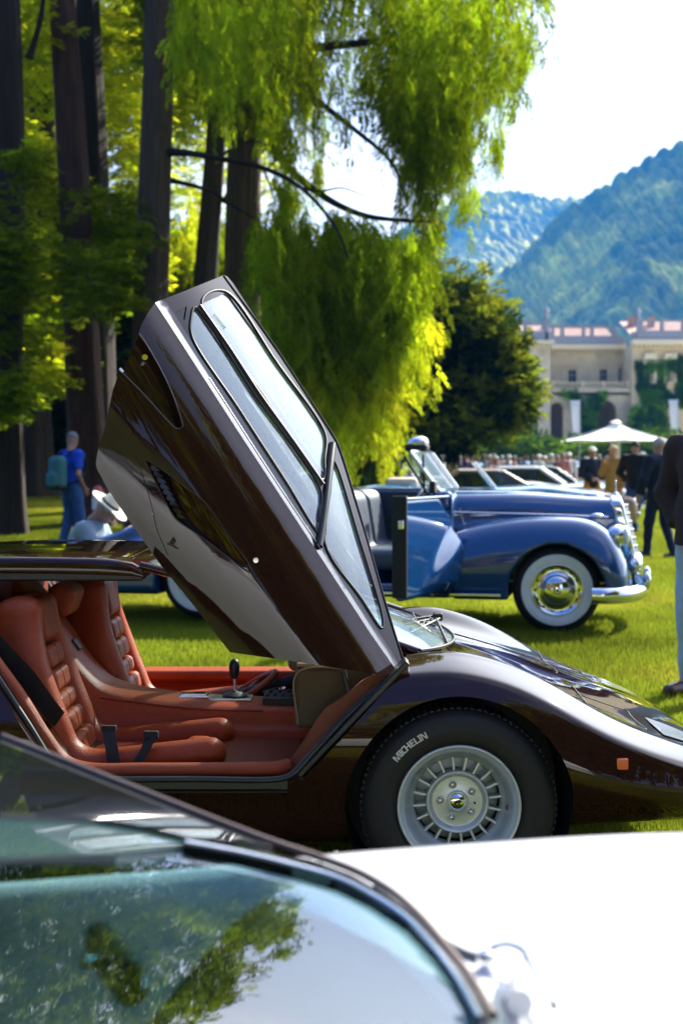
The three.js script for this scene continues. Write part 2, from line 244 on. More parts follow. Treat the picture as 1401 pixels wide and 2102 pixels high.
// ---------------------------------------------------------------- the villa
const villa = thing('villa', 'pale stone lakeside villa with roof balustrade, arches and ivy covered wing', 'villa', [0, 0, -180]);
{
  const s = 180 / FOC, X = px => (px - CX) * s, Yv = py => EYE + (950 - py) * s;
  const stone = dataTex(256, (u, v) => { const a = tileNoise(u, v, 5, 4), b = tileNoise(u + .5, v, 30, 3), k = .80 + .28 * a + .14 * (b - .5); return [1.0 * k, .95 * k, .82 * k]; }, true); stone.repeat.set(.12, .12);
  const wallM = std([.78, .75, .68], .9, 0, { map: stone }), creamM = std([.80, .70, .46], .9), greyM = std([.34, .35, .39], .9), tileM = std([.50, .30, .22], .9), darkM = std([.012, .014, .016], .25), ochre = std([.70, .58, .34], .9), frameM = std([.62, .55, .40], .8);
  const blk = (x0, x1, y0, y1, z, t = .6) => box((X(x0) + X(x1)) / 2, (Yv(y0) + Yv(y1)) / 2, z - t / 2, Math.abs(X(x1) - X(x0)), Math.abs(Yv(y0) - Yv(y1)), t);
  const gnd = 973;
  const holed = (x0, x1, y0, y1, z, holes) => { const sh = new THREE.Shape([[x0, y0], [x1, y0], [x1, y1], [x0, y1]].map(p => new THREE.Vector2(X(p[0]), Yv(p[1])))); for (const h of holes) { const p = new THREE.Path(); if (h.arch) { const r = (X(h.x1) - X(h.x0)) / 2, cx = (X(h.x0) + X(h.x1)) / 2, cy = Yv(h.y0) - r; p.moveTo(X(h.x0), Yv(h.y1)); p.lineTo(X(h.x1), Yv(h.y1)); p.lineTo(X(h.x1), cy); p.absarc(cx, cy, r, 0, Math.PI, false); p.lineTo(X(h.x0), Yv(h.y1)); } else { p.moveTo(X(h.x0), Yv(h.y0)); p.lineTo(X(h.x1), Yv(h.y0)); p.lineTo(X(h.x1), Yv(h.y1)); p.lineTo(X(h.x0), Yv(h.y1)); } sh.holes.push(p); } const g = new THREE.ExtrudeGeometry(sh, { depth: .7, bevelEnabled: false, curveSegments: 12 }); g.translate(0, 0, z - .7); const a = g.attributes.position, uv = g.attributes.uv; for (let i = 0; i < a.count; i++) uv.setXY(i, a.getX(i), a.getY(i)); return g; };
  const win = (x0, x1, y0, y1, z, wall, kind) => { const f = mesh('window', [blk(x0 - 1.5, x0, y0 - 2, y1, z + .12, .3), blk(x1, x1 + 1.5, y0 - 2, y1, z + .12, .3), blk(x0, x1, y0 - 3, y0, z + .12, .3), blk(x0 - 2, x1 + 2, y1, y1 + 2, z + .25, .5), blk(x0 - 5, x1 + 5, y0 - 11, y0 - 7, z + .35, .7)], kind === 'cream' ? creamM : wallM, villa); if (kind === 'cream') mesh('window_surround', [blk(x0 - 6, x0 - 1.5, y0 - 4, y1 + 3, z + .4, .4), blk(x1 + 1.5, x1 + 6, y0 - 4, y1 + 3, z + .4, .4), blk(x0 - 6, x1 + 6, y0 - 14, y0 - 7, z + .6, .5), blk(x0 - 4, x1 + 4, y0 - 19, y0 - 14, z + .6, .5)], creamM, f); mesh('pane', blk(x0, x1, y0, y1, z - .35, .05), darkM, f); mesh('glazing_bar', [blk((x0 + x1) / 2 - .5, (x0 + x1) / 2 + .5, y0, y1, z - .28, .06), blk(x0, x1, y0 + (y1 - y0) * .35, y0 + (y1 - y0) * .35 + 1, z - .28, .06)], frameM, f); if (kind === 'cream') mesh('shutter', blk(x1 - 5, x1 - .4, y0, y1, z - .1, .1), wallM, f); return f; };
  // left wing, set forward; middle, set back; right wing, ivy
  mesh('wall', holed(1040, 1122, gnd, 712, 3, [{ x0: 1084, x1: 1096, y0: 752, y1: 782 }, { x0: 1081, x1: 1096, y0: 868, y1: 900 }]), wallM, villa); mesh('wall', blk(1121, 1122, gnd, 712, 3, 8), wallM, villa); win(1084, 1096, 752, 782, 3); win(1081, 1096, 868, 900, 3);
  mesh('wall', holed(1122, 1287, 812, 712, -4, [{ x0: 1122.5, x1: 1128, y0: 756, y1: 787 }, { x0: 1175, x1: 1191, y0: 756, y1: 784 }, { x0: 1240, x1: 1255, y0: 755, y1: 782 }, { x0: 1279, x1: 1284, y0: 752, y1: 782 }]), wallM, villa);
  win(1122.5, 1128, 756, 787, -4); win(1175, 1191, 756, 784, -4); win(1240, 1255, 755, 782, -4); win(1279, 1284, 752, 782, -4);
  mesh('wall', blk(1286, 1287, gnd, 712, 1.5, 6), wallM, villa);
  mesh('wall', holed(1287, 1520, gnd, 712, 2, [{ x0: 1316, x1: 1330, y0: 748, y1: 786 }, { x0: 1357, x1: 1371, y0: 748, y1: 786 }, { x0: 1398, x1: 1412, y0: 748, y1: 786 }, { x0: 1438, x1: 1452, y0: 748, y1: 786 }]), ochre, villa);
  for (const x of [1316, 1357, 1398, 1438]) win(x, x + 14, 748, 786, 2, 0, 'cream');
  // portico
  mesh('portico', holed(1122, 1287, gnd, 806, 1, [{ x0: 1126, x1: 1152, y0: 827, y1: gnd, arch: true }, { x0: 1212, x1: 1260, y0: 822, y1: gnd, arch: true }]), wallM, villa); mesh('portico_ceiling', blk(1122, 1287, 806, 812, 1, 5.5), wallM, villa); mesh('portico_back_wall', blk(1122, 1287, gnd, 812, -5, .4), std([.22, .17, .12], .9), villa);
  mesh('balcony_floor', blk(1116, 1290, 800, 807, 1.6, 6), wallM, villa);
  const bal = (x0, x1, y0, y1, z, every, part, matR, posts) => { const b = mesh(part, [blk(x0, x1, y0, y0 + 2.2, z, .5), blk(x0, x1, y1 - 2.2, y1, z, .5)], matR, villa); const n = Math.round((x1 - x0) / every); const g = []; for (let i = 0; i <= n; i++) { const x = x0 + (x1 - x0) * i / n; g.push(blk(x - .7, x + .7, y0 + 2.2, y1 - 2.2, z - .12, .24)); } g.forEach(q => mesh('baluster', q, matR, b)); for (const p of posts) mesh('pier', blk(p - 3, p + 3, y0 - 2, y1, z + .1, .8), matR, b); };
  bal(1130, 1282, 786, 800, 1.4, 5.5, 'balcony_balustrade', wallM, [1130, 1190, 1232, 1282]);
  // cornice and roof
  mesh('cornice', [blk(1030, 1126, 704, 712, 4, 1.6), blk(1122, 1290, 704, 714, -2.6, 1.6), blk(1284, 1530, 702, 712, 3.2, 1.8)], creamM, villa);
  const br = []; for (let x = 1050; x < 1520; x += 9) br.push(blk(x, x + 3.5, 712, 717, x < 1122 ? 3.7 : x < 1287 ? -3.0 : 2.9, .9)); br.forEach(b => mesh('corbel', b, creamM, villa));
  [blk(1030, 1124, 688, 704, 3.6, 1), blk(1118, 1290, 688, 704, -3, 1), blk(1286, 1530, 686, 702, 2.8, 1)].forEach(b => mesh('frieze', b, greyM, villa));
  bal(1118, 1272, 667, 688, -3.2, 5.2, 'roof_balustrade', greyM, [1120, 1140, 1160, 1204, 1222, 1268]); bal(1030, 1116, 665, 688, 3.4, 5.2, 'roof_balustrade', greyM, [1034, 1070, 1108]); bal(1300, 1520, 662, 686, 2.6, 5.2, 'roof_balustrade', greyM, [1304, 1346, 1390, 1430, 1480]);
  for (const x of [1111, 1297]) { const u = lathe([[0, 0], [.5, 0], [.5, .3], [.25, .5], [.55, 1.1], [.6, 1.4], [.3, 1.7], [.12, 2.0], [0, 2.2]], 14); u.scale(.7, .7, .7); u.translate(X(x), Yv(660), x < 1200 ? 3 : 2.5); mesh('urn', u, greyM, villa); mesh('pier', blk(x - 2.6, x + 2.6, 660, 704, x < 1200 ? 3.6 : 3.0, .8), greyM, villa); }
  const roof = (x0, x1, z, y0, y1) => { const R = []; for (const [y, zz] of [[y0, z], [y1, z - 7]]) R.push([V(X(x0), Yv(y), zz), V(X(x1), Yv(y), zz)]); return grid(R); };
  mesh('roof', [roof(1116, 1274, -5.2, 690, 652), roof(1030, 1120, 1, 690, 660), roof(1286, 1530, 1, 688, 652)], tileM, villa); mesh('roof_edge', [box(X(1198), Yv(655), -12, X(1272) - X(1120), .5, .6)], tileM, villa);
  for (const [x0, x1] of [[1298, 1312], [1340, 1352]]) mesh('chimney', blk(x0, x1, 668, 646, -3, 1.2), tileM, villa);
  mesh('terrace', blk(1030, 1530, 930, 976, 8, 5), wallM, villa);
}
{ // tower behind the dark tree
  const t = thing('tower', 'pale square villa tower rising behind the drooping foliage', 'tower', at(882, 973, 196).setY(0).toArray()); const m = std([.62, .52, .38], .9);
  mesh('wall', box(0, 16.5, 0, 2.5, 33, 4), m, t); mesh('cornice', box(0, 33.3, 0, 3.4, .7, 5), m, t); mesh('roof', (() => { const g = new THREE.ConeGeometry(2.7, 1.4, 4); g.rotateY(Math.PI / 4); g.translate(0, 34.3, 0); return g; })(), std([.4, .2, .13], .9), t); mesh('window', box(0, 29.5, 2.01, .9, 1.9, .1), std([.02, .02, .02], .3), t);
}
// ---------------------------------------------------------------- foliage
function frondGeo(n, len, droop, seed, wide = 1) { // a feathery spray: a bent rib with narrow leaflets on both sides
  const R = rng(seed), pos = [], nor = []; const rib = t => V(.10 * Math.sin(t * 2.6) * droop, -t, .16 * t * t * droop);
  for (let i = 0; i < n; i++) { const t = (i + .4) / n, c = rib(t), l = len * (.35 + .9 * Math.sin(Math.PI * Math.min(1, .12 + t * .9))) * (.75 + .5 * R()); for (const s of [-1, 1]) { const d = V(s * (.8 + .3 * R()), -.55 - .5 * R(), (R() - .5) * .8).normalize().multiplyScalar(l), w = V(.2 * s, 1, (R() - .5) * 1.4).normalize().multiplyScalar(l * .15 * wide); const a = c, b = c.clone().addScaledVector(d, .55).add(w), e = c.clone().add(d), f = c.clone().addScaledVector(d, .55).sub(w); for (const q of [a, b, e, a, e, f]) pos.push(q.x, q.y, q.z); } }
  const g = new THREE.BufferGeometry(); g.setAttribute('position', new THREE.Float32BufferAttribute(pos, 3)); g.computeVertexNormals(); return g;
}
const FR = { droop: frondGeo(13, .22, 1, 3, 1.0), bough: frondGeo(11, .30, .6, 5, 1.0), tuft: frondGeo(8, .42, .4, 8, 1.3) };
const leafMat = (r, g, b, t = .5) => new THREE.MeshPhysicalMaterial({ color: rgb(r, g, b), roughness: 1, specularIntensity: 0, transmission: t, thickness: 0, side: THREE.DoubleSide });
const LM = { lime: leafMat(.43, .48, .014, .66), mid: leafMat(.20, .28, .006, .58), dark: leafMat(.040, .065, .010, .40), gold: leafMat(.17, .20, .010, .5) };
const inPoly = (x, y, P) => { let c = false; for (let i = 0, j = P.length - 1; i < P.length; j = i++) if ((P[i][1] > y) !== (P[j][1] > y) && x < (P[j][0] - P[i][0]) * (y - P[i][1]) / (P[j][1] - P[i][1]) + P[i][0]) c = !c; return c; };
// a crown as many sprays: regions give [outline on the photograph, near, far, count, size, shape, clumping]
function crown(parent, mat, regions, seed, name = 'crown') {
  const R = rng(seed), byShape = {};
  for (const { poly, d0, d1, n, size, shape = 'droop', clump = .5, cs = 1.4 } of regions) {
    const xs = poly.map(p => p[0]), ys = poly.map(p => p[1]), x0 = Math.min(...xs), x1 = Math.max(...xs), y0 = Math.min(...ys), y1 = Math.max(...ys); let k = 0, tries = 0;
    while (k < n && tries++ < n * 30) {
      const px = lerp(x0, x1, R()), py = lerp(y0, y1, R()), rag = shape === 'droop' ? 46 : 26; if (!inPoly(px + rag * (noise(px / 34, py / 60, seed) - .5) * 2, py + rag * 1.5 * (noise(px / 26, py / 90, seed + 5) - .5) * 2, poly)) continue;
      const d = lerp(d0, d1, R()), p = at(px, py, d), c = noise(p.x / cs + seed, p.y / (cs * (shape === 'droop' ? 1.5 : .8)), p.z / cs); if (c < clump && R() < .96) continue;
      const chain = shape === 'droop' ? 2 + Math.floor(R() * 4) : 1, s0 = size * (.55 + .7 * R()), r = R(), sway = (R() - .5) * .3;
      for (let q = 0; q < chain && k < n; q++, k++) (byShape[shape] ||= []).push([V(p.x + sway * q * s0, p.y - q * s0 * .62, p.z), s0 * (1 - .10 * q), clamp(r + .25 * (R() - .5), 0, 1), c]);
    }
  }
  for (const [shape, list] of Object.entries(byShape)) {
    const im = new THREE.InstancedMesh(FR[shape], mat, list.length), m = new THREE.Matrix4(), q = new THREE.Quaternion(), e = new THREE.Euler(), col = new THREE.Color();
    list.forEach(([p, s, r, c], i) => { if (shape === 'droop') e.set((R() - .5) * 1.1, R() * 6.28, (R() - .5) * 1.1, 'YXZ'); else if (shape === 'bough') e.set(-(.7 + 1.1 * R()), R() * 6.28, (R() - .5) * 1.2, 'YXZ'); else e.set((R() - .5) * 5, R() * 6.28, (R() - .5) * 5, 'YXZ'); q.setFromEuler(e); m.compose(p, q, V(s, s * (shape === 'droop' ? 1.15 : 1), s)); im.setMatrixAt(i, m); const v = (.45 + .85 * r) * (.55 + .85 * smooth(.42, .72, c)); col.setRGB(v * (1 + .25 * (R() - .5)), v, v * .9); im.setColorAt(i, col); });
    im.name = name; im.userData.kind = 'stuff'; im.castShadow = im.receiveShadow = true; parent.add(im);
  }
}
const barkTex = dataTex(256, (u, v) => { const a = tileNoise(u * 1, v * .12, 26, 3), b = tileNoise(u, v, 6, 3); const k = .35 + .8 * a + .4 * (b - .5); return k; });
const barkMat = (r, g, b) => { const t = barkTex.clone(); t.repeat.set(3, 5); t.needsUpdate = true; return std([r, g, b], .95, 0, { map: t, bumpMap: t, bumpScale: .05 }); };
const BK = { red: barkMat(.105, .048, .030), grey: barkMat(.125, .080, .052), dark: barkMat(.040, .025, .016) };
function trunkGeo(pts, r0, r1, seed = 1) { // tapered, slightly ribbed trunk through points
  const c = curve(pts), rows = [], n = 34, k = 20; for (let i = 0; i <= n; i++) { const t = i / n, p = c.getPoint(t), T = c.getTangent(t), A = V(0, 0, 1).cross(T).normalize(), B = T.clone().cross(A), row = []; const r = lerp(r0, r1, t) * (1 + .55 * Math.exp(-t * 16)); for (let j = 0; j <= k; j++) { const a = j / k * Math.PI * 2, q = r * (1 + .10 * Math.sin(a * 5 + seed + t * 2) + .07 * Math.sin(a * 9 + seed * 3) + .05 * (noise(Math.cos(a) * 2 + seed, t * 26, Math.sin(a) * 2) - .5)); row.push(p.clone().addScaledVector(A, Math.cos(a) * q).addScaledVector(B, Math.sin(a) * q)); } rows.push(row); } return grid(rows);
}
const foot = (px, d) => { const p = at(px, 950, d); return V(p.x, groundY(p.x, p.z) - .1, p.z); };
function tree(name, label, group, path, d, r0, r1, bark, limbs = [], seed = 1) { // path: [px, py] up the trunk, the first on the ground
  const b = foot(path[0][0], d), t = thing(name, label, 'tree', b.toArray(), 0, group); const sub = p => p.sub(b);
  const pts = [V(0, 0, 0), ...path.slice(1).map(p => sub(at(p[0], p[1], d)))];
  mesh('trunk', trunkGeo(pts, r0, r1, seed), bark, t); limbs.forEach(([pp, ra, rb, dd]) => mesh('limb', trunkGeo(pp.map((p, i) => sub(at(p[0], p[1], d + (dd || 0) * i / (pp.length - 1)))), ra, rb, seed + 2), BK.dark, t));
  t.crown = (mat, regions, sd, nm) => { const h = new THREE.Group(); crown(t, mat, regions, sd, nm); for (const c of t.children) if (c.isInstancedMesh && !c.userData.moved) { c.position.copy(b).negate(); c.userData.moved = undefined; c.position.set(-b.x, -b.y, -b.z); } };
  return t;
}
const G1 = 'tall conifer trunks on the left';
const t1 = tree('conifer', 'tall conifer with dark trunk at the far left edge', null, [[12, 985], [16, 700], [20, 300], [8, -100], [0, -500]], 24, .27, .20, BK.dark, [[[[60, 120], [85, 30], [95, -80]], .05, .03]], 1);
const t2 = tree('conifer', 'tall conifer with reddish brown trunk, second from the left', null, [[188, 985], [176, 850], [158, 500], [140, 200], [122, -80], [105, -500]], 26, .36, .19, BK.red, [], 2);
const t3 = tree('conifer', 'dark slim conifer trunk close behind the reddish one', null, [[210, 985], [205, 800], [196, 400], [184, 100], [170, -300]], 29, .33, .20, BK.dark, [], 3);
const t4 = tree('conifer', 'straight grey brown conifer trunk rising behind the raised door', null, [[303, 985], [308, 620], [317, 380], [326, 100], [332, -300]], 24, .30, .20, BK.grey, [[[[340, 312], [395, 316], [450, 326], [540, 345], [620, 388], [690, 470], [722, 560]], .055, .018, -2], [[[450, 326], [480, 300], [520, 290], [560, 300]], .02, .008, -1], [[[620, 388], [660, 392], [700, 386], [750, 402]], .022, .008, -1], [[[540, 345], [560, 400], [570, 450]], .018, .006, -1], [[[340, 368], [410, 385], [440, 396], [470, 418], [560, 470]], .036, .012, 1]], 4);
const t5 = tree('conifer', 'broad dark trunk on the lawn behind the backpack man', null, [[66, 985], [68, 850], [72, 650], [80, 300], [86, -200]], 34, .48, .28, BK.dark, [], 5);
const t6 = tree('conifer', 'leaning dark trunk between the two big grey ones', null, [[405, 985], [418, 650], [436, 400], [452, 180], [470, -60]], 34, .30, .18, BK.dark, [[[[470, 420], [500, 330], [520, 240], [530, 150]], .14, .07]], 6);
const t7 = tree('conifer', 'big weeping conifer with long hanging branches over the sky', null, [[498, 985], [500, 640], [502, 380], [508, 120], [515, -200]], 29, .38, .26, BK.grey, [[[[512, 60], [600, 96], [700, 92], [800, 80], [930, 60], [1040, 50]], .10, .02, -5], [[[508, 200], [580, 330], [660, 400], [740, 440], [820, 452], [880, 455]], .09, .02, -5], [[[508, 120], [640, 200], [720, 260], [800, 330], [830, 400]], .07, .015, -4]], 7);
const t8 = tree('conifer', 'thin dark trunk in the shade near the left edge', null, [[128, 985], [122, 800], [112, 600], [104, 300], [96, -100]], 38, .26, .18, BK.dark, [], 8);
{
  // left-hand foliage: lit sprays in front, darker ones further back
  const B = 'bough';
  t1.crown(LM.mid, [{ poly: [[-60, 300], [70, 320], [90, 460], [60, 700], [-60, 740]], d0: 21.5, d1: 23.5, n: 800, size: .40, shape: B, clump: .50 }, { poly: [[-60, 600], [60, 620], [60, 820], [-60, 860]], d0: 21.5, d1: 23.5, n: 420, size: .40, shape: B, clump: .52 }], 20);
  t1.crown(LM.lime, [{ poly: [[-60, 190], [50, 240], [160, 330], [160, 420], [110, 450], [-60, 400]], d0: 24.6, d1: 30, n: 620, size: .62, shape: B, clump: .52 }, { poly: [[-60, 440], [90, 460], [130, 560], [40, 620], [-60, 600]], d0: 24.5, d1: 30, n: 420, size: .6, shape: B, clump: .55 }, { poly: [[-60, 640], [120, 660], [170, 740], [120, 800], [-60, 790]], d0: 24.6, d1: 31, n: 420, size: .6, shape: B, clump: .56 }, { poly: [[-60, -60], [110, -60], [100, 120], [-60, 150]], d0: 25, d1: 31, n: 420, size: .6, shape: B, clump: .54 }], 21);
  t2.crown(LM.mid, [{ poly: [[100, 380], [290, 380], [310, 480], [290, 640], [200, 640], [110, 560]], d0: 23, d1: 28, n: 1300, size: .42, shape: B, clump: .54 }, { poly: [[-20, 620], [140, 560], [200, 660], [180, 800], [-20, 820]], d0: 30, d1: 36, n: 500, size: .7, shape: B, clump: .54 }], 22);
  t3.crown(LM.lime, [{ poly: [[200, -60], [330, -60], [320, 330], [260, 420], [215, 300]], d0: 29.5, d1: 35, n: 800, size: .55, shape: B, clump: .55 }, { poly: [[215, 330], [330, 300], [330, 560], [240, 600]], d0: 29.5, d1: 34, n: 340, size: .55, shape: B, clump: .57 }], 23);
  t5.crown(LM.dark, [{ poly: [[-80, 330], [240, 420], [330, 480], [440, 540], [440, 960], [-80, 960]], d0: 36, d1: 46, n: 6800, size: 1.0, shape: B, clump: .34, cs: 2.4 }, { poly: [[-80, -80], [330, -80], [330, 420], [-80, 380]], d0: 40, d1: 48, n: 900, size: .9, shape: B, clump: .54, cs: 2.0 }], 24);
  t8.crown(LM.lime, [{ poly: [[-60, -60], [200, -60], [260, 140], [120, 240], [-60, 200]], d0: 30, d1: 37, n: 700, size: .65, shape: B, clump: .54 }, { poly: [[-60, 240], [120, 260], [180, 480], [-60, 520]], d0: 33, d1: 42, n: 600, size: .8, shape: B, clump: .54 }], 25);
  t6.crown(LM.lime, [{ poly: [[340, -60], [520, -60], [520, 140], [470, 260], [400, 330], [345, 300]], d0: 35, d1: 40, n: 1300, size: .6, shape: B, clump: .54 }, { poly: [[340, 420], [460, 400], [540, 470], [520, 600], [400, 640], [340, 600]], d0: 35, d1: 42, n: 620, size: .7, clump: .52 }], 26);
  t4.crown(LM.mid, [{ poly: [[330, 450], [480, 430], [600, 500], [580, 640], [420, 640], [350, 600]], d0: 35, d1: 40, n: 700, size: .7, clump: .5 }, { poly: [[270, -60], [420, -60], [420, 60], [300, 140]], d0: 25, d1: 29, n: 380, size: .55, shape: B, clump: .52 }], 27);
  // weeping tree: upper mass, the hanging right end, the lower curtain
  t7.crown(LM.mid, [{ poly: [[350, -80], [1100, -80], [1110, 0], [1122, 45], [1090, 125], [1035, 185], [930, 190], [800, 150], [660, 130], [540, 160], [440, 150], [370, 90]], d0: 21, d1: 31, n: 4600, size: .40, clump: .50 },
    { poly: [[560, 130], [700, 130], [690, 260], [650, 330], [640, 420], [570, 360], [540, 240]], d0: 24, d1: 30, n: 520, size: .42, clump: .55 },
    { poly: [[700, 140], [820, 120], [1010, 150], [990, 250], [940, 330], [900, 390], [880, 330], [830, 250], [760, 200]], d0: 22, d1: 27, n: 1500, size: .42, clump: .48 },
    { poly: [[800, 260], [900, 240], [905, 380], [880, 430], [840, 440]], d0: 23, d1: 26, n: 260, size: .42, clump: .55 },
    { poly: [[960, 230], [1045, 236], [1040, 250], [960, 300]], d0: 23, d1: 25, n: 60, size: .36, clump: .3 }, { poly: [[890, 370], [990, 400], [985, 415], [900, 390]], d0: 23, d1: 25, n: 34, size: .34, clump: .2 }], 28);
  // the crowns go on above the picture and shade what is below
  t4.crown(LM.mid, [{ poly: [[-500, -1500], [520, -1600], [560, -160], [-500, -160]], d0: 27, d1: 42, n: 4200, size: .9, clump: .46, cs: 2.6 }], 61);
  t7.crown(LM.mid, [{ poly: [[420, -1600], [900, -1300], [1120, -500], [1060, -70], [430, -80]], d0: 25, d1: 38, n: 5600, size: .85, clump: .46, cs: 2.4 }], 62);
  t7.crown(LM.lime, [{ poly: [[560, 610], [640, 600], [760, 620], [880, 560], [862, 630], [838, 740], [790, 800], [740, 835], [690, 820], [640, 750], [560, 660]], d0: 22, d1: 28, n: 2400, size: .46, clump: .46 }, { poly: [[420, -60], [640, -60], [660, 120], [560, 200], [450, 130]], d0: 26, d1: 31, n: 1200, size: .5, clump: .5 }], 29);
  t7.crown(LM.mid, [{ poly: [[520, 470], [640, 420], [760, 430], [895, 440], [890, 560], [800, 660], [700, 690], [600, 700], [530, 620]], d0: 21, d1: 27, n: 3400, size: .46, clump: .44 }, { poly: [[600, 640], [720, 640], [700, 860], [640, 780]], d0: 25, d1: 29, n: 800, size: .5, clump: .48 }], 30);
}
{ // the dark evergreen on the right and its small neighbour
  const y = tree('evergreen', 'dark round evergreen with golden tips standing left of the villa', null, [[880, 985], [885, 900], [900, 700], [925, 560]], 46, .35, .08, BK.dark, [], 9);
  const out = [[930, 520], [950, 570], [985, 600], [1000, 585], [1020, 640], [1045, 625], [1050, 690], [1075, 720], [1090, 790], [1118, 810], [1100, 860], [1060, 905], [990, 915], [920, 905], [860, 900], [780, 860], [820, 760], [840, 640], [880, 560], [905, 545]];
  const inr = [[925, 580], [980, 630], [1030, 680], [1060, 740], [1080, 810], [1060, 870], [990, 900], [900, 895], [820, 850], [840, 740], [870, 620]];
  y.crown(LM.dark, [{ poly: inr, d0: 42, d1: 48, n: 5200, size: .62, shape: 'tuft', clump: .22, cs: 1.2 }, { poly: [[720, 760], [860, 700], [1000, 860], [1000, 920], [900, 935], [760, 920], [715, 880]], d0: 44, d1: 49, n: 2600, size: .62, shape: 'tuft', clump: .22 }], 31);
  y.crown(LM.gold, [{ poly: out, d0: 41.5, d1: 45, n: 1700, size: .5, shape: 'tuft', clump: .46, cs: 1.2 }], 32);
  const z = tree('small_tree', 'small tree with thin trunk under the weeping branches', null, [[731, 985], [730, 940], [728, 880], [724, 800]], 42, .16, .09, BK.dark, [], 10);
  z.crown(LM.mid, [{ poly: [[640, 780], [760, 800], [830, 840], [800, 910], [700, 915], [640, 900]], d0: 40, d1: 45, n: 1400, size: .6, clump: .3 }], 33);
}
{ // undergrowth and the wood behind the trunks
  const w = new THREE.Group(); w.name = 'woodland'; tag(w, 'dense shaded wood and shrubs closing the view behind the tall trunks', 'woodland', null, 'stuff'); scene.add(w);
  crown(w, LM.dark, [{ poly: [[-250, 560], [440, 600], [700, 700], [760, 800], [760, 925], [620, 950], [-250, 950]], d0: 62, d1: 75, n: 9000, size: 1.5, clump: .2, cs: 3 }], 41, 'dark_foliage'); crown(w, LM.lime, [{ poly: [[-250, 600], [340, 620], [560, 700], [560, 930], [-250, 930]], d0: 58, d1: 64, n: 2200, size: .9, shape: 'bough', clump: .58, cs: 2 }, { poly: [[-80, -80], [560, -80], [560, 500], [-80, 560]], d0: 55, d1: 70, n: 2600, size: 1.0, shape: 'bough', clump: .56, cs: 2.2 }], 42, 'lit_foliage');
}
{ // trees across the lawn behind the photographer: seen as reflections in the paint and glass
  const w = new THREE.Group(); w.name = 'tree_line'; tag(w, 'sunlit trees across the lawn, mirrored in the dark car door', 'trees', null, 'stuff'); scene.add(w);
  const R = rng(77), N = 24000, im = new THREE.InstancedMesh(FR.tuft, LM.lime, N), m = new THREE.Matrix4(), q = new THREE.Quaternion(), e = new THREE.Euler(), c = new THREE.Color(); const cr = []; for (let i = 0; i < 26; i++) { const a = lerp(-1.5, 1.5, (i + R() * .7) / 26), d = 25 + 12 * R(), h = 6 + 3 * R() + 3 * smooth(.1, .8, a); cr.push([Math.sin(a) * d, h + .8, Math.cos(a) * d, 2.8 + 1.8 * R(), h]); }
  for (let i = 0; i < N; i++) { const [x, y, z, r, h] = cr[i % 26]; const a = V(R() - .5, R() - .5, R() - .5).normalize(), k = Math.pow(R(), .4); const p = V(x + a.x * r * k, Math.max(.3, y + a.y * h * k), z + a.z * r * k); m.compose(p, q.setFromEuler(e.set(R() * 6, R() * 6, R() * 6)), V(1, 1, 1).multiplyScalar(1.0 + .9 * R())); im.setMatrixAt(i, m); const v = .3 + .9 * R() * smooth(.25, .6, noise(p.x / 2.2, p.y / 2.2, p.z / 2.2)); c.setRGB(v, v * .9, v); im.setColorAt(i, c); }
  im.name = 'foliage'; im.userData.kind = 'stuff'; w.add(im); mesh('trunks', cr.map(([x, y, z]) => { const g = new THREE.CylinderGeometry(.15, .28, y + 1, 8); g.translate(x, y / 2, z); return g; }), BK.dark, w, null, 'stuff');
}
{ // path at the left, hedge and shrubs before the villa
  structure('path', grid([[V(-26, groundY(-26, -42) + .03, -38), V(-8.6, groundY(-8.6, -40) + .03, -36.5)], [V(-26, groundY(-26, -48) + .03, -47), V(-9.4, groundY(-9.4, -46) + .03, -45)]]), std([.46, .42, .34], .95));
  const h = new THREE.Group(); h.name = 'hedge'; tag(h, 'clipped green hedges and ivy along the villa terrace', 'hedge', null, 'stuff'); scene.add(h);
  crown(h, leafMat(.08, .15, .012, .4), [{ poly: [[1000, 905], [1060, 912], [1120, 925], [1230, 905], [1300, 900], [1440, 905], [1440, 945], [900, 945], [900, 920]], d0: 120, d1: 150, n: 4200, size: 1.5, shape: 'tuft', clump: .1, cs: 5 }], 51, 'hedge_foliage');
  const iv = new THREE.Group(); iv.name = 'ivy'; tag(iv, 'green ivy sheet climbing the right wing and portico of the villa', 'ivy', null, 'stuff'); scene.add(iv);
  crown(iv, leafMat(.15, .33, .02, .35), [{ poly: [[1288, 724], [1420, 722], [1420, 740], [1402, 742], [1396, 760], [1396, 790], [1378, 790], [1378, 745], [1350, 745], [1350, 790], [1338, 790], [1338, 745], [1310, 745], [1310, 790], [1420, 794], [1420, 826], [1370, 830], [1350, 822], [1330, 834], [1310, 818], [1292, 806]], d0: 177.7, d1: 177.95, n: 9000, size: .5, shape: 'tuft', clump: .05 }, { poly: [[1140, 808], [1286, 806], [1284, 816], [1240, 818], [1214, 826], [1212, 895], [1190, 900], [1188, 830], [1160, 822]], d0: 178.4, d1: 178.8, n: 1700, size: .8, shape: 'tuft', clump: .05 }, { poly: [[1300, 850], [1330, 830], [1372, 835], [1380, 900], [1296, 900]], d0: 176.5, d1: 177.6, n: 900, size: .9, shape: 'tuft', clump: .35 }], 52, 'ivy_leaves');
}
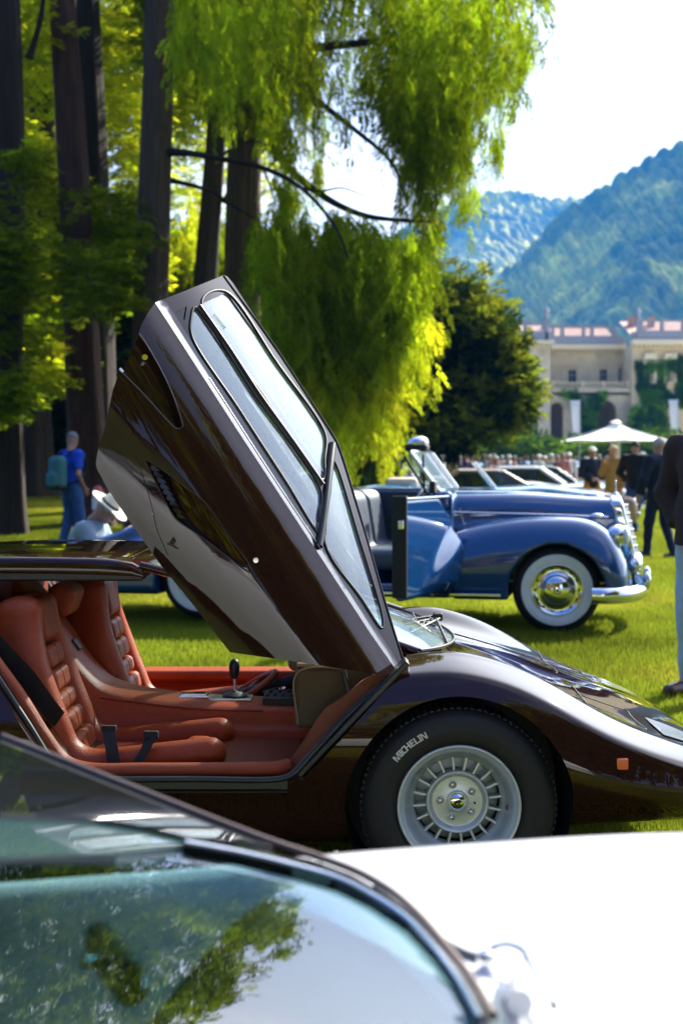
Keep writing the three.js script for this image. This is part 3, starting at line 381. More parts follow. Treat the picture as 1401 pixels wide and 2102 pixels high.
// ---------------------------------------------------------------- the maroon wedge-shaped sports car
const WEDGE = [0.372, 0, -5.365];
const wedge = thing('sports_car', 'dark maroon wedge shaped sports car with scissor doors raised and red leather seats', 'car', WEDGE);
const L = (px, py, w) => { const p = at(px, py, -WEDGE[2] - w); return V(p.x - WEDGE[0], p.y, w); };   // a point seen in the photograph, w metres to this side of the car's middle
function makeWheel(parent, x, y, z, s = 1, withLetters = false) {
  const w = new THREE.Group(); w.name = 'wheel'; w.position.set(x, y, z); w.scale.z = s; parent.add(w);
  const spin = g => { g.rotateX(Math.PI / 2); return g; };
  const tread = []; for (let k = 0; k < 90; k++) { const a = k / 90 * Math.PI * 2, r = 0.3102; for (const h of [-0.035, -0.07, -0.11, -0.145]) { const b = new THREE.BoxGeometry(0.013, 0.006, 0.026); b.rotateZ((k % 2 ? 0.25 : -0.25)); b.translate(0, r, h); b.rotateZ(a); tread.push(b); } }
  mesh('tyre', [spin(lathe([[0.1900, -0.19], [0.2558, -0.20], [0.3042, -0.18], [0.3111, -0.15], [0.3111, -0.05], [0.3079, -0.028], [0.3014, -0.013], [0.2893, 0.003], [0.2837, 0.0035], [0.2809, 0.007], [0.2651, 0.013], [0.2419, 0.015], [0.2400, 0.0135], [0.2298, 0.0135], [0.2140, 0.010], [0.2050, 0.004], [0.1970, -0.008]], 96)), ...tread], M.rubber, w);
  mesh('rim', [spin(lathe([[0.186, -0.19], [0.1945, -0.02], [0.1975, -0.004], [0.1965, 0.003], [0.191, 0.005], [0.186, 0.000], [0.182, -0.006], [0.179, -0.010], [0.172, -0.016], [0.163, -0.040], [0.156, -0.060], [0.150, -0.070], [0.142, -0.078], [0.139, -0.086], [0.139, -0.115]], 96)),
    spin(lathe([[0.100, -0.12], [0.102, -0.070], [0.099, -0.062], [0.094, -0.060], [0.089, -0.066], [0.083, -0.078], [0.079, -0.080], [0.036, -0.080], [0.034, -0.072], [0.030, -0.070], [0.0, -0.070]], 72))], M.alloy, w);
  const sp = []; for (let k = 0; k < 20; k++) { const b = new RoundedBoxGeometry(0.046, 0.0085, 0.034, 1, 0.002); b.translate(0.120, 0, -0.092); b.rotateZ((k + 0.35) / 20 * Math.PI * 2); sp.push(b); }
  sp.forEach(b => mesh('spoke', b, M.alloy, w));
  mesh('brake_disc', spin(lathe([[0.0, -0.135], [0.136, -0.135], [0.138, -0.15], [0.0, -0.15]], 48)), M.alloyDark, w);
  for (let k = 0; k < 5; k++) { const a = (106 + k * 72) * Math.PI / 180, g = new THREE.SphereGeometry(0.0098, 16, 10); g.scale(1, 1, 0.8); g.translate(Math.cos(a) * 0.0555, Math.sin(a) * 0.0555, -0.074); const r = new THREE.TorusGeometry(0.0115, 0.0025, 6, 18); r.translate(Math.cos(a) * 0.0555, Math.sin(a) * 0.0555, -0.079); mesh('wheel_nut', [g, r], M.steel, w); }
  const va = new THREE.CylinderGeometry(0.0035, 0.0035, 0.01, 8); va.rotateX(Math.PI / 2); va.translate(0.056, -0.006, -0.078); mesh('valve', va, M.black, w);
  const cap = new THREE.SphereGeometry(0.030, 28, 12, 0, Math.PI * 2, 0, Math.PI / 2); cap.scale(1, 0.55, 1); cap.rotateX(Math.PI / 2); cap.translate(0, 0, -0.072); mesh('hub_cap', cap, M.chrome, w);
  { // the little charging bull on the cap
    const s2 = new THREE.Shape(); s2.moveTo(-0.013, -0.004); s2.lineTo(-0.011, 0.005); s2.lineTo(-0.004, 0.009); s2.lineTo(0.004, 0.010); s2.lineTo(0.008, 0.014); s2.lineTo(0.009, 0.009); s2.lineTo(0.013, 0.006); s2.lineTo(0.010, 0.001); s2.lineTo(0.006, 0.001); s2.lineTo(0.007, -0.008); s2.lineTo(0.003, -0.008); s2.lineTo(0.001, -0.001); s2.lineTo(-0.005, -0.002); s2.lineTo(-0.004, -0.011); s2.lineTo(-0.009, -0.011); s2.lineTo(-0.009, -0.003);
    const e = new THREE.ExtrudeGeometry(s2, { depth: 0.005, bevelEnabled: false }); e.translate(0, -0.001, -0.0595); mesh('emblem', e, M.black, w); }
  if (withLetters) { const ls = [..."MICHELIN"].map((ch, i) => { const g = text(ch, 0.0215, 0.0012), a = (140.6 - [0, 3.9, 6.7, 10.4, 14.5, 18.1, 20.9, 24.2][i]) * Math.PI / 180; g.scale(1.12, 1, 1); g.translate(0, 0.2545, 0.0142); g.rotateZ(a - Math.PI / 2); return g; }); mesh('lettering', ls, M.letter, w); 
    const st = new THREE.CircleGeometry(0.009, 16); st.translate(0.158, -0.014, -0.046); mesh('rim_sticker', st, std([0.10, 0.05, 0.05], 0.6), w); }
  return w;
}
{ // body shell, nose at +x
  const T = table([ // u, yb, wb, ym, ws, ysh, wsh, yc, wc, yi, wi, y0
    [-3.24, .36, .70, .46, .78, .60, .76, .64, .70, .66, .45, .665], [-3.10, .26, .80, .48, .90, .70, .86, .745, .74, .77, .5, .78], [-2.75, .20, .85, .5, .955, .745, .885, .785, .74, .82, .5, .84], [-2.3, .17, .86, .5, .96, .75, .885, .79, .74, .86, .5, .885], [-1.75, .165, .80, .5, .955, .745, .88, .785, .75, .87, .52, .90],
    [-1.2, .165, .79, .5, .95, .735, .875, .77, .75, .78, .52, .80], [-.5, .165, .79, .5, .945, .725, .875, .765, .74, .745, .52, .755], [-.16, .165, .79, .5, .945, .728, .880, .772, .725, .728, .53, .742], [-.04, .165, .79, .5, .945, .738, .884, .790, .722, .722, .53, .735], [.066, .175, .79, .49, .945, .722, .888, .775, .725, .705, .53, .715], [.186, .195, .79, .475, .943, .688, .892, .739, .73, .672, .53, .682],
    [.313, .215, .80, .42, .940, .622, .905, .681, .735, .635, .52, .642], [.464, .225, .80, .38, .930, .540, .900, .592, .74, .577, .51, .587], [.591, .232, .79, .35, .910, .484, .888, .532, .745, .528, .49, .540], [.742, .242, .81, .33, .868, .430, .848, .476, .73, .482, .47, .493], [.88, .256, .74, .32, .79, .385, .775, .418, .68, .424, .42, .430], [.955, .275, .66, .315, .70, .352, .69, .370, .62, .376, .4, .383],
  ]);
  const T0 = T, sm = u => { const o = new Array(11).fill(0); let W = 0; for (let k = -8; k <= 8; k++) { const h = .13 * Math.min(1, (.955 - u) / .25 + .12), g = Math.exp(-k * k / 22), r = T0(u + k / 8 * h); W += g; r.forEach((v, i) => o[i] += v * g); } return o.map(v => v / W); };
  const us = []; for (let i = 0; i <= 110; i++) us.push(lerp(-3.24, .955, i / 110));
  const rows = us.map(u => {
    const [yb, wb, ym, ws, ysh, wsh, yc, wc, yi, wi, y0] = sm(u);
    const half = [[yb, 0], [yb, wb * .6], [yb + .003, wb * .975], [lerp(yb, ym, .5), lerp(wb, ws, .56)], [ym, ws], [lerp(ym, ysh, .55), lerp(ws, wsh, .48) + .006], [lerp(ym, ysh, .90), lerp(ws, wsh, .90) + .004], [ysh, wsh - .004], [lerp(ysh, yc, .22), lerp(wsh, wc, .14)], [lerp(ysh, yc, .82), lerp(wsh, wc, .72)], [yc, wc], [lerp(yc, yi, .72), lerp(wc, wi, .5)], [yi, wi], [lerp(yi, y0, .75), wi * .5], [y0, 0]];
    const h = crow(half.map(p => V(u, p[0], p[1])), 84), o = h.slice(); for (let i = 83; i >= 0; i--) o.push(V(u, h[i].y, -h[i].z));
    return o;
  });
  const g = grid(rows).toNonIndexed(), caps = [];
  { // smooth across the seam is not needed underneath; close both ends
    for (const [r, f] of [[rows[0], 1], [rows[rows.length - 1], -1]]) { const pos = [], c = r.reduce((a, p) => a.add(p), V(0, 0, 0)).multiplyScalar(1 / r.length); for (let i = 0; i < r.length - 1; i++) { const t = f > 0 ? [c, r[i], r[i + 1]] : [c, r[i + 1], r[i]]; t.forEach(p => pos.push(p.x, p.y, p.z)); } const q = new THREE.BufferGeometry(); q.setAttribute('position', new THREE.Float32BufferAttribute(pos, 3)); q.computeVertexNormals(); caps.push(q); } }
  let body = merge([g, ...caps]);
  { // orientation: make faces point outwards
    const p = body.attributes.position, n = body.attributes.normal; let s = 0; for (let i = 0; i < p.count; i += 3) s += p.getX(i) * (p.getY(i + 1) * p.getZ(i + 2) - p.getZ(i + 1) * p.getY(i + 2)) + p.getY(i) * (p.getZ(i + 1) * p.getX(i + 2) - p.getX(i + 1) * p.getZ(i + 2)) + p.getZ(i) * (p.getX(i + 1) * p.getY(i + 2) - p.getY(i + 1) * p.getX(i + 2));
    if (s < 0) { for (const a of [p, n]) for (let i = 0; i < p.count; i += 3) { const b = [a.getX(i + 1), a.getY(i + 1), a.getZ(i + 1)]; a.setXYZ(i + 1, a.getX(i + 2), a.getY(i + 2), a.getZ(i + 2)); a.setXYZ(i + 2, ...b); } for (let i = 0; i < n.count; i++) { } }
    // normals must agree with the winding
    const A = V(), B = V(), C = V(), N = V(); for (let i = 0; i < p.count; i += 3) { A.fromBufferAttribute(p, i); B.fromBufferAttribute(p, i + 1); C.fromBufferAttribute(p, i + 2); N.copy(B).sub(A).cross(C.clone().sub(A)); for (let k = 0; k < 3; k++) { const q = V().fromBufferAttribute(n, i + k); if (q.dot(N) < 0) n.setXYZ(i + k, -q.x, -q.y, -q.z); } } }
  const arch = (u, y, r, w0, w1) => { const c = new THREE.CylinderGeometry(r, r, w1 - w0, 72); c.rotateX(Math.PI / 2); c.translate(u, y, (w0 + w1) / 2); return c; };
  const prism = (poly, w0, w1) => { const s = new THREE.Shape(poly.map(p => new THREE.Vector2(...p))), e = new THREE.ExtrudeGeometry(s, { depth: w1 - w0, bevelEnabled: false }); e.translate(0, 0, w0); return e; };
  const cabin = prism([[-.152, .90], [-.163, .76], [-.50, .402], [-.545, .392], [-1.225, .392], [-1.25, .402], [-1.50, .76], [-1.58, .95]], -1.2, 1.2);
  const notchA = prism([[-.09, .80], [-.152, .90], [-.163, .76]], -1.2, 1.2);
  body = cut(body, cabin, arch(0, .305, .362, .52, 1.2), arch(0, .305, .362, -1.2, -.52), arch(-2.45, .33, .39, .5, 1.2), arch(-2.45, .33, .39, -1.2, -.5));
  mesh('body', body, M.maroon, wedge);
  // front deck: shut lines, lamp covers, lenses and the little crest
  const topY = (u, w) => { const [yb, wb, ym, ws, ysh, wsh, yc, wc, yi, wi, y0] = sm(u), a = Math.abs(w); const h = crow([[ysh, wsh], [lerp(ysh, yc, .75), lerp(wsh, wc, .42)], [yc, wc], [lerp(yc, yi, .72), lerp(wc, wi, .5)], [yi, wi], [lerp(yi, y0, .75), wi * .5], [y0, 0]].map(p => V(u, p[0], p[1])), 60); for (let i = 0; i < 60; i++) if (a <= h[i].z && a >= h[i + 1].z) return lerp(h[i].y, h[i + 1].y, (h[i].z - a) / (h[i].z - h[i + 1].z || 1)); return ysh; };
  const deck = (pts, up = .0008) => pts.flatMap((p, i) => i ? [0, 1, 2, 3].map(k => { const t = (k + 1) / 4, q = pts[i - 1], u = lerp(q[0], p[0], t), w = lerp(q[1], p[1], t); return V(u, topY(u, w) + up, w); }) : [V(p[0], topY(p[0], p[1]) + up, p[1])]);
  for (const pts of [[[.47, -.72], [.47, 0], [.47, .72]], [[.05, .5], [.3, .47], [.47, .44]], [[.05, -.5], [.3, -.47], [.47, -.44]]]) mesh('shut_line', tube(deck(pts), .0022, 60, 6), M.black, wedge);
  for (const s of [1, -1]) { mesh('lamp_cover_line', tube(deck([[.48, s * .34], [.64, s * .32], [.64, s * .66], [.49, s * .70]]), .002, 60, 6), M.black, wedge);
    const lens = []; for (let i = 0; i <= 8; i++) { const u = lerp(.70, .84, i / 8), r = []; for (let j = 0; j <= 10; j++) { const w = s * lerp(.36, .66 - .06 * i / 8, j / 10); r.push(V(u, topY(u, w) + .004, w)); } lens.push(r); } mesh('turn_lamp', grid(lens), std([.55, .60, .66], .08, 0, { clearcoat: 1 }), wedge); }
  { let w = .9; for (let k = 0; k < 6; k++) { const p = L(1276, 1568, w), [yb, wb, ym, ws, ysh, wsh] = sm(p.x); w = p.y > ym ? lerp(ws, wsh, (p.y - ym) / (ysh - ym)) + .006 : ws; } const p = L(1276, 1568, w); mesh('side_marker', box(p.x, p.y, p.z, .036, .036, .016, .004), M.amber, wedge); mesh('side_marker_lens', box(p.x, p.y, p.z + .009, .018, .018, .004, .0015), M.amber, wedge); }
  const cr = new THREE.CylinderGeometry(.026, .026, .005, 20); cr.scale(1.3, 1, .9); cr.rotateZ(-.42); cr.translate(.735, topY(.735, 0) + .003, 0); mesh('nose_crest', cr, std([.75, .60, .25], .25, .8), wedge);
  const well = (u, y, r, w) => { const c = new THREE.CylinderGeometry(r, r, .34, 60, 1, true); c.rotateX(Math.PI / 2); c.translate(u, y, w); const d = new THREE.CircleGeometry(r, 48); d.translate(u, y, w - Math.sign(w) * .165); return merge([c, d]); };
  for (const s of [1, -1]) { mesh('wheel_well', well(0, .305, .360, s * .70), M.black, wedge); mesh('wheel_well', well(-2.45, .33, .388, s * .70), M.black, wedge); }
}
makeWheel(wedge, 0, .314, .90, 1, true); makeWheel(wedge, 0, .314, -.90, -1); makeWheel(wedge, -2.45, .314, .88, 1); makeWheel(wedge, -2.45, .314, -.88, -1);
{ // roof, pillars and windscreen
  const R = table([[-3.0, .86, .40, .03], [-2.4, .98, .44, .045], [-1.9, 1.08, .47, .06], [-1.5, 1.096, .49, .07], [-1.2, 1.092, .492, .07], [-1.09, 1.078, .488, .06], [-1.05, 1.058, .484, .045]]);
  const rows = []; for (let i = 0; i <= 40; i++) { const u = lerp(-3.0, -1.05, Math.pow(i / 40, .8)), [y, w, t] = R(u); const half = [[y, 0], [y - .002, w * .5], [y - .007, w * .85], [y - .013, w * .97], [y - .022, w + .018], [y - .022 - t * .5, w + .026], [y - .02 - t * .75, w + .02], [y - .02 - t * .7, w * .8], [y - .02 - t * .6, 0]]; const h = crow(half.map(p => V(u, p[0], p[1])), 48), o = h.slice(); for (let k = 47; k >= 0; k--) o.push(V(u, h[k].y, -h[k].z)); rows.push(o); }
  const end = rows[40], pos = [], c = V(-1.05, 1.035, 0); for (let i = 0; i < end.length - 1; i++) pos.push(...c.toArray(), ...end[i].toArray(), ...end[i + 1].toArray());
  const cg = new THREE.BufferGeometry(); cg.setAttribute('position', new THREE.Float32BufferAttribute(pos, 3)); cg.computeVertexNormals();
  mesh('roof', [grid(rows), cg], M.maroon, wedge);
  for (const s of [1, -1]) {
    mesh('door_frame', [box(-1.53, 1.022, s * .495, .96, .05, .03, .008)], M.blackSatin, wedge);
    mesh('pillar', tube([[-.12, .775, s * .665], [-.4, .868, s * .615], [-.75, .975, s * .55], [-1.06, 1.05, s * .497]], .016, 30), M.maroon, wedge);
    mesh('rear_pillar', new THREE.ExtrudeGeometry(new THREE.Shape([[-1.50, .76], [-1.60, .93], [-1.72, 1.03], [-2.2, 1.0], [-2.6, .86], [-2.2, .76]].map(p => new THREE.Vector2(...p))), { depth: .05, bevelEnabled: true, bevelSize: .01, bevelThickness: .01 }).translate(0, 0, s > 0 ? .50 : -.55), M.maroon, wedge);
  }
  const rows2 = []; for (let i = 0; i <= 24; i++) { const r = []; for (let j = 0; j <= 24; j++) { const a = j / 12 - 1, t = i / 24; const b = V(.045 - .16 * a * a, .748 + .028 * a * a, a * .645), e = V(-1.05 - .02 * a * a, 1.052 - .01 * a * a, a * .485); const p = b.lerp(e, t); p.y += .03 * Math.sin(Math.PI * t) * (1 - a * a * .8); p.x += .02 * Math.sin(Math.PI * t); r.push(p); } rows2.push(r); }
  mesh('windscreen', grid(rows2), M.glass, wedge);
  mesh('windscreen_seal', tube(rows2[0].filter((_, k) => k % 3 === 0).map(p => p.clone().add(V(.004, .002, 0))), .006, 60), M.blackSatin, wedge);
  // under the windscreen: dashboard top
  mesh('dash_top', sheet([[-.52, -.66], [-.14, -.64], [-.02, -.4], [.015, 0], [-.02, .4], [-.14, .64], [-.52, .66]], [], (x, z, o) => V(x, .757 + .022 * Math.pow(z / .65, 2) - .0 * x - o, z), .012, .08, .01), M.suede, wedge);
  // wiper linkage parked on the glass
  const wp = (px, py, lift = 0) => { const w = lerp(-.30, .32, clamp((py - 1250) / 70, 0, 1)); const p = L(px, py, w); p.y += lift; return p; };
  mesh('wiper', [bar(wp(826, 1275), wp(905, 1262), .006), bar(wp(830, 1283), wp(880, 1272), .005), bar(wp(840, 1300), wp(905, 1268), .005), bar(wp(822, 1262), wp(892, 1285), .004), bar(wp(893, 1268), wp(918, 1322), .006), bar(wp(860, 1300), wp(872, 1272), .004), bar(wp(846, 1258), wp(856, 1282), .004)], M.blackSatin, wedge);
  const bl = new RoundedBoxGeometry(.035, .03, .06, 2, .006); bl.translate(...wp(898, 1266).toArray()); mesh('wiper_motor_cover', bl, M.blackSatin, wedge);
  for (const q of [[832, 1276], [843, 1290], [862, 1283], [880, 1270]]) { const s = new THREE.SphereGeometry(.009, 10, 8); s.translate(...wp(...q).toArray()); mesh('wiper_joint', s, M.black, wedge); }
  // trim on the fenders and nose
}
{ // raised door: every point is measured on the photograph, its distance follows the section of the door
  const B2 = L(815, 1370, .80), e = [-.542, .8405], n = [.8405, .542];
  const low = table([[-.52, .900], [-.45, .914], [-.40, .925], [-.34, .935], [-.28, .941], [-.22, .943], [-.14, .927], [-.07, .885], [-0.024, .840], [.03, .782]]);
  const Wlow = (a, b) => low(b)[0], Wup = (a, b) => lerp(.792, .50, b / .225) + (b > 0 ? .018 * Math.sin(Math.PI * clamp(b / .225, 0, 1)) : .25 * b);
  const Wd = (a, b) => b > 0 ? lerp(.792, .50, b / .225) + .018 * Math.sin(Math.PI * clamp(b / .225, 0, 1)) : b > -.024 ? lerp(.792, .838, -b / .024) : low(b)[0];
  const mapW = Wd => (px, py, off) => { let w = .86, p; for (let i = 0; i < 7; i++) { p = L(px, py, w); const x = p.x - B2.x, y = p.y - B2.y, b = x * n[0] + y * n[1], a = x * e[0] + y * e[1]; w = lerp(w, Wd(a, b), .85); } p = L(px, py, w); p.z -= off; return p; };
  const map = mapW(Wd), mapLow = mapW(Wlow), mapUp = mapW(Wup);
  const shifted = d => (x, y, o) => { const p = (d < .02 ? mapUp : map)(x, y, 0); p.z -= d + o; return p; };
  const skin = [[319, 621], [480, 872], [640, 1116], [760, 1300], [812, 1374], [826, 1385], [770, 1384], [600, 1357], [472, 1339], [395, 1240], [330, 1160], [262, 1064], [225, 1010], [199, 962], [197, 950], [203, 915], [213, 888], [232, 800], [246, 764], [250, 762], [300, 815], [348, 868], [364, 881], [374, 877], [371, 860], [345, 790], [305, 715], [285, 685], [290, 668], [302, 645]];
  const duct = [[299, 945], [316, 953], [340, 969], [380, 1000], [423, 1034], [466, 1097], [505, 1148], [519, 1176], [505, 1172], [469, 1145], [423, 1110], [392, 1088], [362, 1067], [345, 1040], [322, 995]];
  const door = mesh('door', sheet(skin, [duct], (x, y, o) => mapLow(x, y, o), .035, 14, 1.5), M.maroon, wedge);
  // duct pan, deep at the back and running out to nothing in front
  const pan = duct.map(p => p.slice());
  mesh('duct_pan', sheet(pan, [], (x, y, o) => { const p = map(x, y, 0); p.z -= .006 + .075 * clamp(1 - (x - 299 + (y - 945) * .6) / 330, 0, 1) + o; return p; }, .004, 12, 1), M.maroon, door);
  for (let k = 0; k < 9; k++) { const t = (k + .3) / 9, px = lerp(303, 362, t), py = lerp(955, 1066, t); const c = map(px + 6, py, 0), s = new THREE.Shape([[0, -.012], [.034, .004], [0, .012]].map(p => new THREE.Vector2(...p))); const g = new THREE.ExtrudeGeometry(s, { depth: .006, bevelEnabled: false }); g.rotateZ(-1.05 + .55); g.translate(c.x - .006, c.y, c.z - .022 - .002 * k); mesh('duct_louvre', g, M.maroon, door); }
  mesh('duct_edge', tube(duct.map(p => map(p[0], p[1], .002)), .003, 120, 5, true), M.maroon, door);
  // intake behind the notch
  mesh('intake_panel', sheet([[285, 676], [306, 715], [347, 790], [376, 862], [378, 880], [362, 886], [346, 870], [298, 816], [246, 760]], [], shifted(.05), .02, 12, 1), M.maroon, door);
  mesh('notch_edge', tube([[248, 762], [300, 815], [348, 868], [364, 881], [374, 877], [371, 860], [345, 790], [305, 715], [285, 685]].map(p => map(p[0], p[1], -.001)), .0035, 60, 6), M.maroon, door);
  const lt = new THREE.CylinderGeometry(.009, .009, .03, 14); lt.rotateX(Math.PI / 2); lt.translate(...map(297, 733, .02).toArray()); mesh('door_latch', lt, M.chrome, door);
  mesh('latch_pin', bar(map(246, 757, .0), map(253, 764, .0), .005), M.chrome, door);
  // ledge under the windows
  mesh('belt_ledge', sheet([[319, 621], [331, 616], [342, 621], [480, 835], [640, 1085], [800, 1333], [818, 1366], [812, 1374], [760, 1300], [640, 1116], [480, 872]], [], (x, y, o) => map(x, y, o), .02, 10, 1), std([0.030, 0.013, 0.012], .10, 0, { clearcoat: .8, clearcoatRoughness: .02, ior: 1.6 }), door);
  // window frame
  const upper = [[414, 622], [465, 600], [566, 742], [666, 889], [666, 940], [661, 985], [536, 806]], lower = [[401, 631], [524, 812], [657, 1004], [656, 1060], [656, 1096], [584, 985], [490, 840], [394, 692], [392, 655]], quarter = [[684, 946], [692, 960], [735, 1100], [785, 1272], [783, 1290], [740, 1228], [667, 1118], [676, 1010]], rearq = [[361, 640], [384, 629], [379, 658]];
  mesh('window_frame', sheet([[331, 616], [392, 592], [459, 565], [466, 567], [478, 580], [580, 738], [680, 888], [694, 912], [740, 1062], [790, 1236], [827, 1352], [828, 1376], [818, 1366], [800, 1333], [640, 1085], [480, 835], [342, 621]], [upper, lower, quarter, rearq], (x, y, o) => mapUp(x, y, o), .022, 10, 1), M.maroon, door);
  for (const q of [upper, lower, quarter]) { mesh('window_seal', tube(q.map(p => map(p[0], p[1], -.001)), .0052, 160, 6, true), M.blackSatin, door); }
  mesh('rear_quarter_panel', sheet(rearq, [], shifted(.008), .004, 8, 1), M.maroon, door);
  mesh('pane', sheet(upper, [], shifted(.009), 0, 16, 1), M.glass, door); mesh('pane', sheet(lower, [], shifted(.009), 0, 16, 1), M.glass, door); mesh('pane', sheet(quarter, [], shifted(.009), 0, 16, 1), M.glass, door);
  mesh('window_bar', tube([[409, 628], [470, 716], [530, 808], [600, 906], [662, 995]].map(p => map(p[0], p[1], -.004)), .0095, 60, 8), M.blackSatin, door);
  mesh('window_pillar', tube([[682, 912], [676, 960], [668, 1030], [654, 1122]].map(p => map(p[0], p[1], -.003)), .0135, 40, 8), M.blackSatin, door);
  mesh('roof_rail_edge', tube([[459, 566], [560, 706], [680, 889], [692, 910], [740, 1062], [790, 1236], [826, 1352]].map(p => map(p[0], p[1], -.001)), .004, 80, 6), M.maroon, door);
  mesh('chrome_strip', tube([[430, 770], [560, 972], [650, 1108], [660, 1123]].map(p => map(p[0] - 12 + 12, p[1] + 6, -.002)), .0018, 60, 5), M.steel, door);
  // inner trim
  mesh('inner_panel', sheet([[322, 640], [480, 880], [640, 1122], [800, 1360], [770, 1376], [600, 1350], [478, 1332], [335, 1155], [232, 1010], [206, 950], [222, 880], [250, 770], [290, 690]], [], shifted(.075), .02, 30, 1.5), M.leatherDark, door);
  // etched glass marks and the coachbuilder's badge
  const marks = []; const R = rng(5); const mark = (x0, y0, x1, y1, c) => { for (let i = 0; i < c; i++) { const t = i / (c - 1), p = map(lerp(x0, x1, t), lerp(y0, y1, t), .004), w = .0035 + .0035 * t, b = new THREE.BoxGeometry(.004 + .003 * R(), w, .0012); b.rotateZ(-1); b.translate(p.x, p.y, p.z); marks.push(b); } };
  mark(399, 707, 421, 742, 8); mark(441, 646, 461, 672, 8); mark(673, 1142, 698, 1178, 11);
  mesh('glass_marks', marks, std([.8, .85, .85], .5), door);
  const bd = text('bertone', .0085, .001); bd.rotateZ(-.55); const bp = map(357, 1121, -.001); bd.rotateX(.5); bd.translate(bp.x, bp.y, bp.z + .004);
  const bb = text('b', .020, .001); bb.rotateZ(-.35); bb.rotateX(.5); const bq = map(356, 1110, -.001); bb.translate(bq.x, bq.y, bq.z + .004);
  mesh('badge', [bd, bb], M.black, door);
  const sc = new THREE.SphereGeometry(.0035, 10, 8); sc.translate(...map(313, 1055, 0).toArray()); mesh('screw', sc, M.chrome, door);
  mesh('panel_seam', tube([[280, 935], [296, 985], [312, 1040], [322, 1085], [345, 1140]].map(p => map(p[0], p[1], -.0002)), .0013, 50, 4), M.black, door);
  const k = new THREE.CylinderGeometry(.008, .010, .005, 16); k.rotateX(Math.PI / 2); k.translate(...map(525, 1150, -.002).toArray()); mesh('lock', k, M.chrome, door);
  const far = door.clone(); far.scale.z = -1; wedge.add(far);
  for (const s of [1, -1]) { const p = L(704, 1378, .78), q = L(731, 1476, .80); mesh('gas_strut', [bar([p.x, p.y, s * p.z], [q.x, q.y, s * q.z], .009), bar([lerp(p.x, q.x, .5), lerp(p.y, q.y, .5), s * p.z], [p.x - .03, p.y + .13, s * (p.z - .02)], .005)], M.blackSatin, wedge); }
}
{ // door opening and sill
  for (const s of [1, -1]) {
    const m = (px, py, w) => { const p = L(px, py, w); p.z *= s; return p; };
    mesh('sill_trim', tube([m(-60, 1290, .72), m(-10, 1362, .75), m(40, 1432, .775), m(90, 1512, .79), m(130, 1563, .795), m(175, 1580, .80), m(300, 1582, .80), m(460, 1581, .80), m(570, 1578, .80), m(592, 1572, .78)], .026, 90, 14), M.leather, wedge);
    mesh('door_seal', tube([m(-60, 1305, .85), m(0, 1398, .865), m(60, 1490, .885), m(112, 1572, .9), m(135, 1594, .905), m(180, 1599, .905), m(400, 1600, .905), m(575, 1599, .905), m(600, 1590, .905), m(640, 1548, .895), m(720, 1462, .88), m(800, 1392, .85)], .011, 140, 8), M.blackSatin, wedge);
    mesh('sill_panel', [box(-.89, .386, s * .897, .70, .035, .03, .006), box(-.89, .362, s * .898, .70, .005, .012, .002)], M.blackSatin, wedge);
    mesh('jamb_plate', [box(0, 0, 0, .50, .02, .10, .006).rotateZ(.81).translate(-.335, .592, s * .855)], M.blackSatin, wedge);
    mesh('kick_panel', sheet([[590, 1575], [618, 1532], [650, 1478], [668, 1455], [704, 1432], [740, 1400], [790, 1372], [812, 1372], [700, 1482], [620, 1572], [606, 1586]], [], (x, y, o) => { const p = L(x, y, .815); p.z = s * (.815 - .05 * smooth(640, 600, x) - o); return p; }, .02, 30, 1), M.carpet, wedge);
  }
}
const seatPath = { t: [-.222, .975], n: [.975, .222] };
